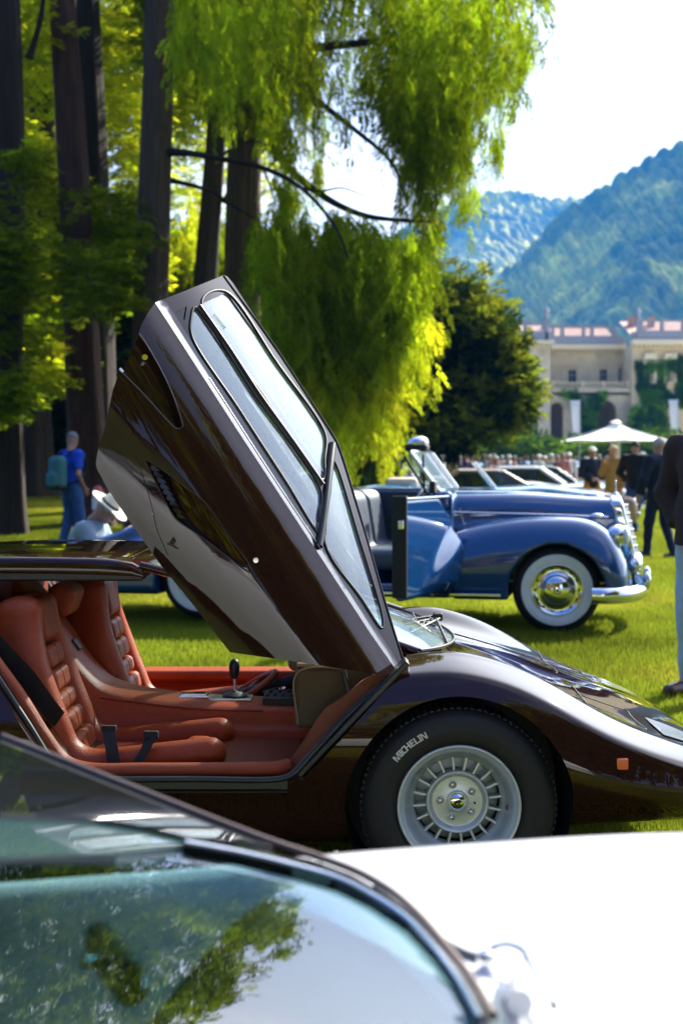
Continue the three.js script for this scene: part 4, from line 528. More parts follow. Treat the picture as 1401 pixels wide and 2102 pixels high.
function makeSeat(wc, H) {
  const { t, n } = seatPath;
  const toAB = (u, y) => [(u - H[0]) * t[0] + (y - H[1]) * t[1], (u - H[0]) * n[0] + (y - H[1]) * n[1]];
  const f = (u, y, w) => {
    const [a0, b0] = toAB(u, y), s = Math.abs(w - wc), bend = .10 * smooth(.75, .1, a0) * smooth(-.1, .25, a0), a = a0, b = b0 + .03 * smooth(.3, .64, a0) + .055 * Math.sin(Math.PI * clamp(a0 / .64, 0, 1));
    const hw = lerp(.228, .145, smooth(.34, .64, a));
    let d = sdBox(a - .31, b + .06, s, .33, .06, hw, .05);
    const bol = (() => { const q = smooth(-.05, .25, a) - smooth(.55, .82, a) * .45, c = b - .004 - .028 * q * smooth(.55, .1, a), e = s - (hw - .035), l = Math.max(0, Math.abs(a - .29) - .29); return Math.hypot(c * .85, e * .8, l) - .044; })();
    d = smin(d, bol, .05);
    // cushion
    const cu = u - H[0], cy = y - H[1], dip = .05 * smooth(.42, .12, cu);
    let q = sdBox(cu - .20, cy + .02 + dip * .5, s, .26, .055, .215, .05);
    const roll = sdCap(cu, cy, s, [.04, .045, .195], [.46, .085, .185], .05, .055);
    q = smin(q, roll, .05);
    return smin(d, q, .07);
  };
  const seat = mesh('seat', nets(f, [H[0] - .45, .24, wc - .33], [H[0] + .62, 1.16, wc + .33], .011), M.leather, wedge);
  const place = (g, a, b, s) => { g.rotateZ(Math.atan2(t[1], t[0]) - Math.PI / 2); g.translate(H[0] + t[0] * a + n[0] * b, H[1] + t[1] * a + n[1] * b, wc + s); return g; };
  const pad = (a, h, wd, b) => { const g = nets((x, y, z) => { const p = sdBox(x, y, z, .030, h / 2, wd, .024); return smax(p, .028 - Math.abs(z) * 3.2 - .03 + x * .5 - .0, .012) * .8; }, [-.05, -h / 2 - .02, -wd - .02], [.05, h / 2 + .02, wd + .02], .007); return place(g, a, b, 0); };
  [[.085, .09], [.172, .078], [.248, .066], [.325, .08], [.410, .082]].forEach(([a, h], i) => mesh('cushion_rib', pad(a, h, .142 - i * .007, .030 - .03 * smooth(.3, .64, a) - .055 * Math.sin(Math.PI * a / .64)), M.leather, seat));
  mesh('headrest_pad', place(new RoundedBoxGeometry(.06, .15, .20, 4, .028), .54, -.022, 0), M.leather, seat);
  const fr = nets((x, y, z) => smin(sdBox(x, y, z - .055, .055, .045, .052, .04), sdBox(x + .02, y - .005, z + .055, .055, .05, .052, .04), .012), [-.11, -.08, -.14], [.08, .08, .14], .008); fr.translate(H[0] + .43, H[1] + .060, wc + .10); mesh('thigh_pad', fr, M.leather, seat);
  return seat;
}
{ // cabin
  makeSeat(.40, [-1.275, .335]); makeSeat(-.40, [-1.185, .335]);
  const floor = mesh('floor', box(-.9, .387, 0, .9, .02, 1.5, .005), M.leatherDark, wedge);
  const T = table([[-1.62, 1.02, .15], [-1.52, .92, .15], [-1.42, .78, .148], [-1.33, .65, .146], [-1.25, .575, .146], [-1.15, .542, .145], [-.95, .515, .142], [-.70, .502, .138], [-.45, .498, .135], [-.32, .50, .13]]);
  const rows = []; for (let i = 0; i <= 60; i++) { const u = lerp(-1.62, -.32, i / 60), [y, w] = T(u); const half = [[.36, w + .06], [.42, w + .045], [y - .06, w + .014], [y - .022, w + .004], [y - .006, w - .012], [y, w - .035], [y + .003, w * .4]]; const c = [...half.map(p => V(u, p[0], p[1])), ...half.slice().reverse().map(p => V(u, p[0], -p[1]))]; rows.push(crow(c, 60)); }
  const tunnel = mesh('centre_tunnel', grid(rows), M.leather, wedge);
  mesh('tunnel_piping', tube([L(205, 1432, .165), L(300, 1444, .158), L(400, 1455, .153), L(470, 1458, .15), L(540, 1459, .148)], .004, 40, 6), M.leatherDark, tunnel);
  const vent = new RoundedBoxGeometry(.05, .014, .07, 2, .006); vent.rotateZ(-.93); vent.translate(-1.372, .716, 0); mesh('tunnel_vent', vent, M.blackSatin, tunnel);
  mesh('ashtray', [box(-.93, .520, 0, .115, .012, .085, .004), box(-.93, .527, 0, .095, .008, .065, .003)], M.chrome, tunnel);
  mesh('gear_gate', [box(-.79, .512, 0, .16, .010, .10, .004)], M.steel, tunnel); mesh('gear_boot', (() => { const g = lathe([[0, 0], [.05, 0], [.045, .012], [.012, .022], [0, .03]], 20); g.translate(-.775, .514, 0); return g; })(), M.black, tunnel);
  { const a = L(484, 1448, .0), b = L(481, 1388, .0), c = L(480, 1352, .0); mesh('gear_lever', bar(a, b, .0055), M.steel, tunnel); const k = lathe([[0, 0], [.014, .004], [.019, .025], [.021, .05], [.017, .066], [.012, .075], [0, .08]], 20); k.translate(b.x, b.y - .012, 0); mesh('gear_knob', k, M.blackSatin, tunnel); }
  mesh('switch_panel', [box(-.60, .512, .0, .13, .03, .2, .006), ...[0, 1, 2, 3].map(i => box(-.65 + i * .03, .530, .05, .014, .016, .02, .003)), ...[0, 1, 2].map(i => box(-.64 + i * .035, .530, -.03, .014, .018, .02, .003))], M.black, tunnel);
  mesh('column_stalk', [bar(L(540, 1424, -.3), L(580, 1414, -.28), .011)], M.black, tunnel); mesh('stalk_tip', bar(L(574, 1416, -.28), L(586, 1413, -.28), .010), M.chrome, tunnel);
  // steering wheel on the far side
  const ring = new THREE.TorusGeometry(.18, .0135, 14, 60), hub = new THREE.CylinderGeometry(.045, .05, .03, 20); hub.rotateX(Math.PI / 2); const sp = [0, 1, 2].map(k => { const b = new THREE.BoxGeometry(.17, .025, .008); b.translate(.09, 0, 0); b.rotateZ(k * 2.094 + .52); return b; });
  const sw = merge([ring, hub, ...sp]); sw.rotateY(Math.PI / 2); sw.rotateZ(-1.0); sw.translate(-.79, .455, -.36); mesh('steering_wheel', sw, M.leather, wedge);
  mesh('steering_column', bar([-.79, .455, -.36], [-.42, .56, -.36], .03), M.black, wedge);
  // dashboard, its near end showing
  const dash = new RoundedBoxGeometry(.30, .20, 1.44, 4, .02); dash.rotateZ(0); dash.translate(-.375, .628, 0); mesh('dashboard', dash, std([.075, .058, .036], .85), wedge); mesh('dash_lid', box(-.375, .737, .0, .29, .014, 1.43, .006), M.suede, wedge); mesh('dash_piping', tube([[-.515, .545, .722], [-.515, .715, .722], [-.24, .715, .722]], .004, 30, 6), M.suede, wedge);
  mesh('instrument_binnacle', box(-.50, .66, -.36, .16, .14, .46, .03), M.suede, wedge);
  mesh('footwell_panel', box(-.40, .46, 0, .02, .16, 1.3, .004), M.leatherDark, wedge);
  // far side ledge
  const lg = nets((x, y, z) => smin(sdBox(x + .88, y - .43, z + .80, .36, .06, .05, .03), sdBox(x + .88, y - .485, z + .79, .36, .025, .07, .02), .03), [-1.3, .34, -.92], [-.46, .54, -.68], .012); mesh('far_sill_ledge', lg, M.leather, wedge);
  // behind the seats
  mesh('rear_bulkhead', box(-1.60, .68, 0, .04, .62, 1.30, .01), M.leatherDark, wedge);
  const pd = new RoundedBoxGeometry(.10, .12, .24, 4, .035); pd.rotateZ(-.35); pd.translate(...L(133, 1228, 0).toArray()); mesh('rear_pad', pd, M.leather, wedge);
  // seat belts
  const ribbon = (pts, dir, wd) => { const c = curve(pts), rows = []; for (let i = 0; i <= 20; i++) { const p = c.getPoint(i / 20); rows.push([p.clone().addScaledVector(dir, -wd / 2), p.clone().addScaledVector(dir, wd / 2)]); } return grid(rows); };
  mesh('seat_belt', [ribbon([L(-60, 1262, .66), L(10, 1342, .70), L(60, 1395, .70), L(100, 1450, .69), L(122, 1478, .66)], V(.55, .72, .4).normalize(), .075)], M.belt, wedge);
  mesh('seat_belt', [ribbon([L(221, 1492, .62), L(228, 1530, .66), L(236, 1578, .69)], V(1, .1, 0).normalize(), .042), box(...L(224, 1495, .62).toArray(), .05, .02, .02, .004)], M.belt, wedge);
  mesh('seat_belt', [ribbon([L(312, 1508, .62), L(300, 1535, .66), L(276, 1578, .69)], V(.9, .45, 0).normalize(), .05), box(...L(310, 1508, .62).toArray(), .05, .025, .02, .004)], M.belt, wedge);
}
// ---------------------------------------------------------------- the blue pre-modern cabriolet with its door open
const CAB_AT = [1.931, 0, -12.41], CAB_TURN = -12 * Math.PI / 180;
const cabrio = thing('cabriolet', 'dark blue vintage cabriolet with whitewall tyres, chrome grille and its front door open', 'car', CAB_AT, CAB_TURN);
function makeWhitewall(parent, u, y, w, s, turn = 0) {
  const g = new THREE.Group(); g.name = 'wheel'; g.position.set(u, y, w); g.scale.z = s; g.rotation.y = turn; parent.add(g);
  const sp = q => { q.rotateX(Math.PI / 2); return q; };
  mesh('tyre', sp(lathe([[.20, -.17], [.27, -.18], [.335, -.165], [.356, -.14], [.36, -.10], [.356, -.05], [.340, -.018], [.315, -.004], [.293, .004]], 72)), M.rubber, g);
  mesh('whitewall', sp(lathe([[.293, .004], [.27, .008], [.24, .006], [.214, -.002]], 72)), std([.80, .84, .85], .5), g);
  mesh('hubcap', sp(lathe([[.216, -.006], [.214, .006], [.206, .008], [.198, .002], [.185, -.006], [.165, -.010], [.140, -.006], [.125, .004], [.115, .022], [.095, .036], [.06, .045], [.02, .048], [0, .048]], 72)), M.chrome, g);
  for (let k = 0; k < 14; k++) { const b = new RoundedBoxGeometry(.028, .012, .006, 1, .002); b.rotateZ(Math.PI / 2); b.translate(.176, 0, -.004); b.rotateZ(k / 14 * Math.PI * 2); mesh('hubcap_slot', b, M.black, g); }
  const ring = new THREE.TorusGeometry(.030, .003, 8, 32); ring.translate(0, 0, .050); const arms = [0, 1, 2].map(k => { const s2 = new THREE.Shape([[-.006, 0], [0, .029], [.006, 0]].map(p => new THREE.Vector2(...p))); const e = new THREE.ExtrudeGeometry(s2, { depth: .004, bevelEnabled: false }); e.rotateZ(k * 2.094); e.translate(0, 0, .048); return e; });
  mesh('star_emblem', [ring, ...arms], M.blue, g);
}
{
  const hw = u => lerp(.30, .50, smooth(.46, -.95, u)), hoodTop = u => lerp(1.105, 1.165, smooth(.47, -.5, u));
  const yT = u => .957 - (u > -.1 ? .21 * Math.pow(Math.max(0, u + .1) / .6, 4) : .13 * Math.pow((-u - .1) / .78, 2));
  const front = (u, y, w) => {
    const aw = Math.abs(w);
    let hood = smax(aw - hw(u), y - hoodTop(u) + .11 * Math.pow(aw / (hw(u) + .02), 5), .10); hood = smax(hood, .45 - y, .02); hood = smax(hood, Math.max(u - .46, -.97 - u), .015);
    let fen = smax(y - yT(u) + .22 * Math.pow(Math.abs(aw - .60) / .30, 3), aw - .895 + .05 * smooth(.6, .25, y), .16); fen = smax(fen, u - .565 + .06 * smooth(.55, .85, y), .14); fen = smax(fen, .40 - aw, .10); fen = smax(fen, Math.max(.27 - y, -.855 - u), .02);
    let val = smax(aw - .50, y - (.86 - .10 * smooth(.0, .5, u)), .05); val = smax(val, Math.max(u - .46, -.9 - u, .4 - y), .03);
    let d = smin(hood, fen, .05); d = smin(d, val, .08);
    const arch = Math.max(Math.hypot(u, y - .345) - .395, .40 - aw);
    return smax(d, -arch, .025) ;
  };
  mesh('body', nets(front, [-1.02, .2, -.98], [.66, 1.24, .98], .022), M.blue, cabrio);
  const rear = (u, y, w) => {
    const aw = Math.abs(w);
    let tub = smax(aw - .80 + .06 * smooth(.7, 1.2, y), y - lerp(1.14, .72, smooth(-2.9, -4.2, u)), .10); tub = smax(tub, Math.max(-4.15 - u, u + .865, .27 - y), .05);
    let fen = smax(y - (.86 - .30 * Math.pow((u + 3.05) / .9, 2)), aw - .90, .16); fen = smax(fen, Math.max(.46 - aw, .27 - y), .08);
    let d = smin(tub, fen, .06);
    d = smax(d, -sdBox(u + 1.86, y - 1.0, w, .94, .62, .70, .10), .02);
    d = smax(d, -Math.max(Math.abs(u + 1.42) - .52, Math.abs(y - .95) - .56, .6 - w), .02);
    d = smax(d, -Math.max(Math.hypot(u + 3.05, y - .36) - .385, .45 - aw), .02);
    return d;
  };
  mesh('rear_body', nets(rear, [-4.3, .2, -1.0], [-.8, 1.24, 1.0], .032), M.blue, cabrio);
  makeWhitewall(cabrio, 0, .36, .80, 1, .12); makeWhitewall(cabrio, 0, .36, -.80, -1, .12); makeWhitewall(cabrio, -3.05, .41, .80, 1); makeWhitewall(cabrio, -3.05, .41, -.80, -1);
  for (const s of [1, -1]) {
    mesh('bonnet_strip', tube([[.40, .945, s * .385], [.0, .962, s * .44], [-.5, .975, s * .49], [-.97, .985, s * .525]], .0085, 40, 8), M.chrome, cabrio);
    mesh('running_board', box(-1.72, .305, s * .885, 2.35, .018, .10, .006), M.black, cabrio); mesh('running_board_strip', [box(-.66, .318, s * .935, .42, .020, .012, .004), box(-1.75, .318, s * .935, 1.5, .020, .012, .004)], M.chrome, cabrio);
    const hl = new THREE.SphereGeometry(.095, 28, 20); hl.scale(1.0, 1, 1); hl.translate(.475, .80, s * .60); mesh('headlight', hl, M.chrome, cabrio); const le = new THREE.SphereGeometry(.082, 24, 16); le.scale(.5, 1, 1); le.translate(.54, .80, s * .60); mesh('headlight_lens', le, std([.7, .75, .78], .05, 0, { clearcoat: 1 }), cabrio);
    const ind = new THREE.SphereGeometry(.028, 16, 12); ind.scale(1.9, .9, 1); ind.translate(.30, .955, s * .44); mesh('side_lamp', ind, M.chrome, cabrio);
    const fog = new THREE.SphereGeometry(.085, 24, 16); fog.scale(.75, 1, 1); fog.translate(.62, .54, s * .30); mesh('fog_lamp', fog, M.chrome, cabrio); mesh('fog_lamp_bracket', bar([.62, .36, s * .30], [.60, .50, s * .30], .02), M.blue, cabrio);
    const ov = new THREE.SphereGeometry(.05, 18, 12); ov.scale(.7, 1.5, .8); ov.translate(.72, .41, s * .34); mesh('overrider', ov, M.chrome, cabrio);
  }
  const bp = [], path = curve([[.28, .33, .92], [.42, .33, .90], [.56, .33, .78], [.66, .33, .5], [.70, .33, 0], [.66, .33, -.5], [.56, .33, -.78], [.42, .33, -.90], [.28, .33, -.92]]);
  for (let i = 0; i <= 60; i++) { const p = path.getPoint(i / 60), t = path.getTangent(i / 60), n = V(-t.z, 0, t.x); if (n.dot(V(p.x - .1, 0, p.z)) < 0) n.negate(); const r = []; for (let k = 0; k <= 12; k++) { const a = (k / 12 - .5) * Math.PI * 1.05; r.push(p.clone().addScaledVector(n, .045 * Math.cos(a)).add(V(0, .068 * Math.sin(a), 0))); } bp.push(r); }
  mesh('bumper', grid(bp), M.chrome, cabrio);
  // radiator shell and grille
  const shell = nets((u, y, w) => { const aw = Math.abs(w), lean = .24 * clamp((1.1 - y) / .55, 0, 1), uu = u - .455 - lean * .55; let d = smax(aw - lerp(.20, .285, smooth(.5, 1.0, y)), Math.max(y - 1.128 + .5 * aw * aw, .52 - y), .06); d = smax(d, Math.abs(uu) - .055, .03); const hole = Math.max(aw - lerp(.165, .245, smooth(.5, 1.0, y)), y - 1.05 + .6 * aw * aw, .56 - y, -(uu + .02)); return smax(d, -hole, .01); }, [.36, .46, -.34], [.72, 1.18, .34], .0125);
  mesh('radiator_shell', shell, M.chrome, cabrio);
  const gm = [], ridge = y => .47 + .132 * clamp((1.1 - y) / .55, 0, 1); for (let i = 0; i <= 14; i++) { const y = lerp(.57, 1.04, i / 14), w = lerp(.165, .245, smooth(.5, 1.0, y)); gm.push([V(ridge(y) - .01, y, w), V(ridge(y) + .065, y, 0), V(ridge(y) - .01, y, -w)]); }
  const gmat = std([.16, .165, .17], .5, .6); mesh('grille', grid(gm), gmat, cabrio);
  for (let i = 0; i < 7; i++) { const y = lerp(.62, 1.04, i / 6), w = lerp(.165, .245, smooth(.5, 1.0, y)); mesh('grille_bar', [bar([ridge(y) - .005, y, w], [ridge(y) + .07, y, 0], .006, .006, 6), bar([ridge(y) + .07, y, 0], [ridge(y) - .005, y, -w], .006, .006, 6)], M.chrome, cabrio); }
  const cap = lathe([[0, 0], [.03, 0], [.03, .012], [.012, .02], [.006, .035], [.004, .06]], 16); cap.translate(.45, 1.125, 0); const st = new THREE.TorusGeometry(.036, .0035, 8, 28); st.rotateY(Math.PI / 2); st.translate(.45, 1.215, 0); const sa = [0, 1, 2].map(k => { const b = bar([0, 0, 0], [0, .035, 0], .004, .001, 6); b.rotateX(k * 2.094); b.translate(.45, 1.215, 0); return b; });
  mesh('bonnet_ornament', [cap, st, ...sa], M.chrome, cabrio);
  mesh('aerial', [bar([-.80, .86, .50], [-.84, 1.02, .52], .003)], M.chrome, cabrio); const ab = new THREE.SphereGeometry(.014, 10, 8); ab.translate(-.80, .88, .50); mesh('aerial_base', ab, M.chrome, cabrio);
  // windscreen
  const wy = t => 1.165 + .33 * t, wu = (t, w) => -.965 - .245 * t - .10 * w * w, W = .63, rows = []; for (let i = 0; i <= 8; i++) { const r = []; for (let j = 0; j <= 12; j++) { const w = lerp(-W, W, j / 12); r.push(V(wu(i / 8, w), wy(i / 8), w)); } rows.push(r); }
  mesh('windscreen', grid(rows), M.glass, cabrio);
  mesh('windscreen_frame', [tube(rows[8], .020, 30, 8), tube(rows[0], .018, 30, 8), bar(rows[0][0], rows[8][0], .018), bar(rows[0][12], rows[8][12], .020), bar(rows[0][6], rows[8][6], .008)], M.chrome, cabrio);
  const cowl = nets((u, y, w) => smax(sdBox(u + .98, y - 1.08, w, .10, .085, .68, .05), -9, .01), [-1.15, .95, -.75], [-.82, 1.22, .75], .02); mesh('cowl', cowl, M.blue, cabrio);
  mesh('vent_post', [bar([-1.10, 1.15, .66], [-1.30, 1.46, .62], .012), bar([-1.12, 1.15, .66], [-1.14, 1.47, .62], .010)], M.blackSatin, cabrio);
  const vp = grid([[V(-1.10, 1.16, .665), V(-1.02, 1.16, .66)], [V(-1.31, 1.46, .62), V(-1.22, 1.47, .62)]]); mesh('vent_pane', vp, M.glass, cabrio);
  const spot = new THREE.SphereGeometry(.085, 24, 16); spot.scale(1.1, .8, 1); spot.translate(-1.26, 1.575, .1); mesh('spot_lamp', spot, M.chrome, cabrio); mesh('spot_lamp_housing', [box(-1.27, 1.535, .1, .2, .06, .18, .02)], M.black, cabrio);
  mesh('wing_mirror', [box(-1.03, 1.20, .76, .05, .10, .15, .012), bar([-1.0, 1.08, .70], [-1.03, 1.17, .76], .008)], M.black, cabrio);
  const boxI = (...a) => { const g = box(...a); if (!g.index) g.setIndex([...Array(g.attributes.position.count).keys()]); return g; };
  // opened front door: hinged at its front edge
  const dg = nets((a, y, t) => { // a: 0 at the hinge .. 1.05 free end; t: out of the outer skin
    const skin = .02 * smooth(.3, .8, y) - .02; let bul = .105 * smooth(.80, .05, a) * smooth(.92 - a * .55, .72 - a * .55, y) * smooth(.3, .45, y);
    let d = smax(Math.max(t - skin - bul, -.085 - t), Math.max(-a, a - 1.04), .02); d = smax(d, Math.max(.34 - y, y - (1.13 - .15 * smooth(.35, .0, a))), .03); return d; }, [-.08, .28, -.14], [1.12, 1.2, .16], .016);
  const al = 78 * Math.PI / 180; const place = g => { const m = new THREE.Matrix4().makeBasis(V(-Math.cos(al), 0, Math.sin(al)), V(0, 1, 0), V(Math.sin(al), 0, Math.cos(al))); m.setPosition(-.865, 0, .86); g.applyMatrix4(m); const ix = g.index.array; for (let k = 0; k < ix.length; k += 3) { const t = ix[k]; ix[k] = ix[k + 1]; ix[k + 1] = t; } return g; };
  const doorM = mesh('door', place(dg), M.blue, cabrio);
  mesh('door_trim', place(boxI(.52, .74, -.10, .96, .76, .03, .01)), std([.02, .03, .045], .6), doorM);
  mesh('door_edge', place(boxI(1.05, .76, -.04, .03, .78, .12, .008)), M.black, doorM);
  mesh('door_lock', place(boxI(1.07, .93, -.02, .03, .07, .05, .01)), M.chrome, doorM);
  mesh('door_capping', place(boxI(.55, 1.125, -.04, .95, .02, .10, .006)), M.chrome, doorM);
  mesh('door_shadow_gap', box(-.859, .6, .873, .012, .52, .02), M.black, cabrio);
  // inside
  const seatM = std([.07, .09, .12], .5), seatD = std([.02, .035, .055], .55);
  for (const s of [.35, -.35]) {
    const seat = mesh('front_seat', nets((u, y, w) => { const x = u + 1.78 + (y - .8) * .16; let b = sdBox(x, y - .80, w - s, .10, .36, .32, .10); b += .006 * Math.cos((w - s) * 60); const c = sdBox(u + 1.48, y - .58, w - s, .30, .09, .32, .07); return smin(b, c, .05); }, [-2.05, .42, s - .38], [-1.1, 1.24, s + .38], .02), seatM, cabrio);
  }
  mesh('rear_seat', box(-2.55, .82, 0, .22, .55, 1.3, .08), seatD, cabrio);
  mesh('far_door_trim', box(-1.5, .80, -.69, 1.1, .66, .04, .01), seatD, cabrio); mesh('far_door_capping', box(-1.55, 1.15, -.71, 1.25, .025, .10, .01), std([.13, .045, .02], .3, 0, { clearcoat: 1 }), cabrio);
  const hood = nets((u, y, w) => sdBox(u + 2.95, y - 1.15, w, .30, .10, .72, .09) + .01 * Math.sin(w * 9 + u * 14), [-3.4, 1.0, -.85], [-2.5, 1.32, .85], .03); mesh('folded_top', hood, std([.03, .035, .05], .9), cabrio);
  mesh('dashboard', box(-1.06, 1.02, 0, .06, .18, 1.3, .02), std([.13, .045, .02], .3, 0, { clearcoat: 1 }), cabrio);
  const sw = new THREE.TorusGeometry(.20, .012, 10, 40); sw.rotateY(Math.PI / 2); sw.rotateZ(-.5); sw.translate(-1.36, 1.0, -.35); mesh('steering_wheel', sw, std([.5, .48, .42], .4), cabrio);
}
// ---------------------------------------------------------------- the white car right in front, seen over its bonnet
const white = thing('sports_car', 'white low sports car in the foreground, bonnet and raked tinted windscreen seen from above', 'car', [.135, 0, -1.32], 10 * Math.PI / 180);
{
  white.updateMatrixWorld();
  const inv = white.matrixWorld.clone().invert();
  // the glasshouse: height over the car's own plan
  const Y = (u, w) => .850 + .095 * w - .29 * u - .08 * u * u * Math.sign(-u + 1e-9) - .11 * w * w * (1 - .25 * smooth(-.1, -.6, u)) - (u > 0 ? .3 * u : 0);
  const map = (px, py, off) => { // where the sight line meets the surface
    const r = ray(px, py), P = k => V(r[0] * k, EYE + r[1] * k, r[2] * k).applyMatrix4(inv), f = k => { const p = P(k); return p.y - Y(p.x, -p.z); };
    let lo = .3, hi = -1, best = .3, bf = 9; for (let k = .3; k < 3.2; k += .01) { const v = f(k); if (v < bf) { bf = v; best = k; } if (v < 0) { hi = k; break; } lo = k; }
    if (hi < 0) lo = hi = best; else for (let q = 0; q < 30; q++) { const m = (lo + hi) / 2; f(m) > 0 ? lo = m : hi = m; }
    const p = P((lo + hi) / 2); p.y -= off; return p;
  };
  // u and w of the edges, measured once with that surface
  const plan = (px, py) => { const p = map(px, py, 0); return [p.x, p.z]; };
  const put = (x, z, o) => V(x, Y(x, -z) - o, z);
  const cowl = t => { const w = t * .60; return [-.30 * w * w - .0 * w, -w]; };
  const P = pts => pts.map(p => plan(...p));
  const glassEdge = P([[240, 1762], [380, 1746], [490, 1766], [600, 1792], [690, 1818], [760, 1852], [835, 1902], [890, 1962], [940, 2030], [985, 2110]]);
  const outer = P([[0, 1530], [150, 1590], [300, 1650], [450, 1710], [560, 1752], [640, 1778], [720, 1808], [790, 1848], [850, 1898], [915, 1975], [960, 2035], [1003, 2110]]);
  const mir = a => a.map(p => [p[0], -p[1]]).reverse();
  const inner = P([[0, 1690], [200, 1700], [300, 1716], [385, 1737]]), inner2 = P([[385, 1744], [240, 1764], [0, 1772]]);
  const apexG = [glassEdge[glassEdge.length - 1][0] + .002, .08], uBack = -.95;
  const far = [[uBack, inner2[2][1] - .03], inner2[2], inner2[1], ...glassEdge.slice(1)];
  const gl = [...far, ...mir(far)];
  mesh('windscreen', sheet(gl, [], put, 0, .03, .004), M.screen, white);
  const ro = [[uBack, outer[0][1] - .06], ...outer], strip = [...ro, ...far.slice().reverse()];
  mesh('roof_frame', sheet(ro.slice(0, 6).concat([inner[3], inner[2], inner[1], inner[0], [uBack, inner[0][1] - .02]]), [], (x, z, o) => put(x, z, o - .012), .02, .03, .004), M.blackGloss, white);
  mesh('header_rail', sheet([[uBack, inner[0][1] - .02], inner[0], inner[1], inner[2], inner[3], inner2[0], inner2[1], inner2[2], [uBack, inner2[2][1] - .03]], [], (x, z, o) => put(x, z, o - .006), .02, .03, .004), std([.02, .05, .055], .25, 0, { clearcoat: 1 }), white);
  mesh('windscreen_surround', sheet([...outer.slice(5), ...glassEdge.slice(1).reverse(), inner[3], outer[5]].slice(0, -1), [], (x, z, o) => put(x, z, o - .008), .015, .02, .004), M.blackGloss, white);
  mesh('windscreen_trim', tube(outer.map(p => put(p[0] + .004, p[1], -.014)), .005, 90, 8), std([.14, .10, .085], .4, .3), white);
  mesh('windscreen_trim', tube(glassEdge.slice(1).map(p => put(p[0], p[1], -.010)), .0035, 80, 6), M.chrome, white);
  mesh('windscreen_trim', tube(mir(outer).map(p => put(p[0] + .004, p[1], -.014)), .0065, 90, 8), std([.30, .20, .16], .3, .6), white);
  // bonnet and wings: sections across the car
  const T = table([ // u, centre, valley, crest, shoulder, side
    [-3.0, .62, .62, .64, .58], [-2.7, .74, .74, .76, .70], [-2.2, .80, .80, .82, .77], [-1.6, .82, .82, .83, .78], [-1.0, .80, .80, .815, .77], [-.9, .50, .52, .80, .77], [-.22, .50, .56, .815, .77], [-.04, .845, .835, .832, .775], [.15, .845, .830, .838, .78], [.4, .83, .815, .842, .782], [.7, .805, .790, .836, .775], [1.0, .765, .752, .80, .735], [1.3, .70, .69, .73, .66], [1.55, .60, .59, .62, .55], [1.66, .50, .49, .51, .47]]);
  const rows = []; for (let i = 0; i <= 110; i++) { const u = lerp(-3.0, 1.66, i / 110), [c, v, k, s] = T(u), q = 1 - .25 * smooth(.9, 1.66, u); const half = [[c, 0], [lerp(c, v, .5), .2], [v, .42], [lerp(v, k, u > -.97 && u < -.16 ? .06 : .75), .6], [k, .74], [lerp(k, s, .4), .82], [s, .865], [s - .12, .895], [.45, .89], [.22, .84]]; const h = crow(half.map(p => V(u, p[0], -p[1] * q)), 60), o = h.slice().reverse(); for (let j = 1; j <= 60; j++) o.push(V(u, h[j].y, -h[j].z)); rows.push(o); }
  mesh('body', grid(rows), M.white, white);
  { const end = rows[110], pos = []; for (let i = 0; i < end.length - 1; i++) pos.push(1.68, .38, 0, ...end[i].toArray(), ...end[i + 1].toArray()); const g = new THREE.BufferGeometry(); g.setAttribute('position', new THREE.Float32BufferAttribute(pos, 3)); g.computeVertexNormals(); mesh('nose', g, M.white, white); }
  // cabin under the glass: a dark tub, a seat back and the driving mirror
  mesh('rear_deck', sheet([[-1.9, -.62], [-.93, -.72], [-.93, .72], [-1.9, .62]], [], (x, z, o) => V(x, Y(-.93, -z) + .012 - .22 * Math.pow((-.93 - x), 1.4) - o, z), .02, .08, .01), M.white, white);
  const seatG = nets((x, y, z) => smin(sdEll(x, y, z, .17, .10, .20), sdBox(x - .02, y + .10, z, .20, .06, .34, .05), .06), [-.3, -.2, -.4], [.3, .2, .4], .012);
  const sc = map(690, 1905, 0); seatG.translate(sc.x + .09, sc.y - .185, sc.z); mesh('dashboard', seatG, std([.26, .44, .45], .6), white);
  const mp = map(232, 1898, 0), mg = new RoundedBoxGeometry(.03, .045, .13, 3, .014); mg.rotateY(.25); mg.translate(mp.x, mp.y - .035, mp.z); mesh('driving_mirror', mg, M.black, white); const mf = new THREE.SphereGeometry(.018, 16, 12); mf.translate(mp.x + .016, mp.y - .06, mp.z + .01); mesh('mirror_bracket', mf, M.chrome, white);
  const st = map(170, 1912, 0); mesh('mirror_stalk', bar([st.x, st.y - .03, st.z], [mp.x, mp.y - .035, mp.z], .006), M.chrome, white);
  // shut line, cowl and wiper arm
  const onTop = (px, py, up) => { const r = ray(px, py); const P2 = k => V(r[0] * k, EYE + r[1] * k, r[2] * k).applyMatrix4(inv); const hY = p => { const w = Math.abs(p.z), [c, v, k, s] = T(p.x); return w < .42 ? lerp(c, v, w / .42) : w < .74 ? lerp(v, k, smooth(.42, .74, w)) : lerp(k, s, (w - .74) / .125); }; let lo = .3, hi = 3; for (let k = .3; k < 3; k += .01) { const p = P2(k); if (p.y - hY(p) < 0) { hi = k; break; } lo = k; } for (let q = 0; q < 24; q++) { const m = (lo + hi) / 2, p = P2(m); p.y - hY(p) > 0 ? lo = m : hi = m; } const p = P2((lo + hi) / 2); p.y += up; return p; };
  const grey = std([.12, .125, .13], .5);
  mesh('shut_line', tube([onTop(692, 1749, .001), onTop(668, 1766, .001), onTop(640, 1786, .001)], .0026, 30, 6), M.black, white);
  mesh('cowl_edge', tube([onTop(770, 1826, .003), onTop(835, 1880, .003), onTop(900, 1930, .003), onTop(955, 1963, .004), onTop(990, 1974, .004)].slice(0), .0045, 50, 6), grey, white);
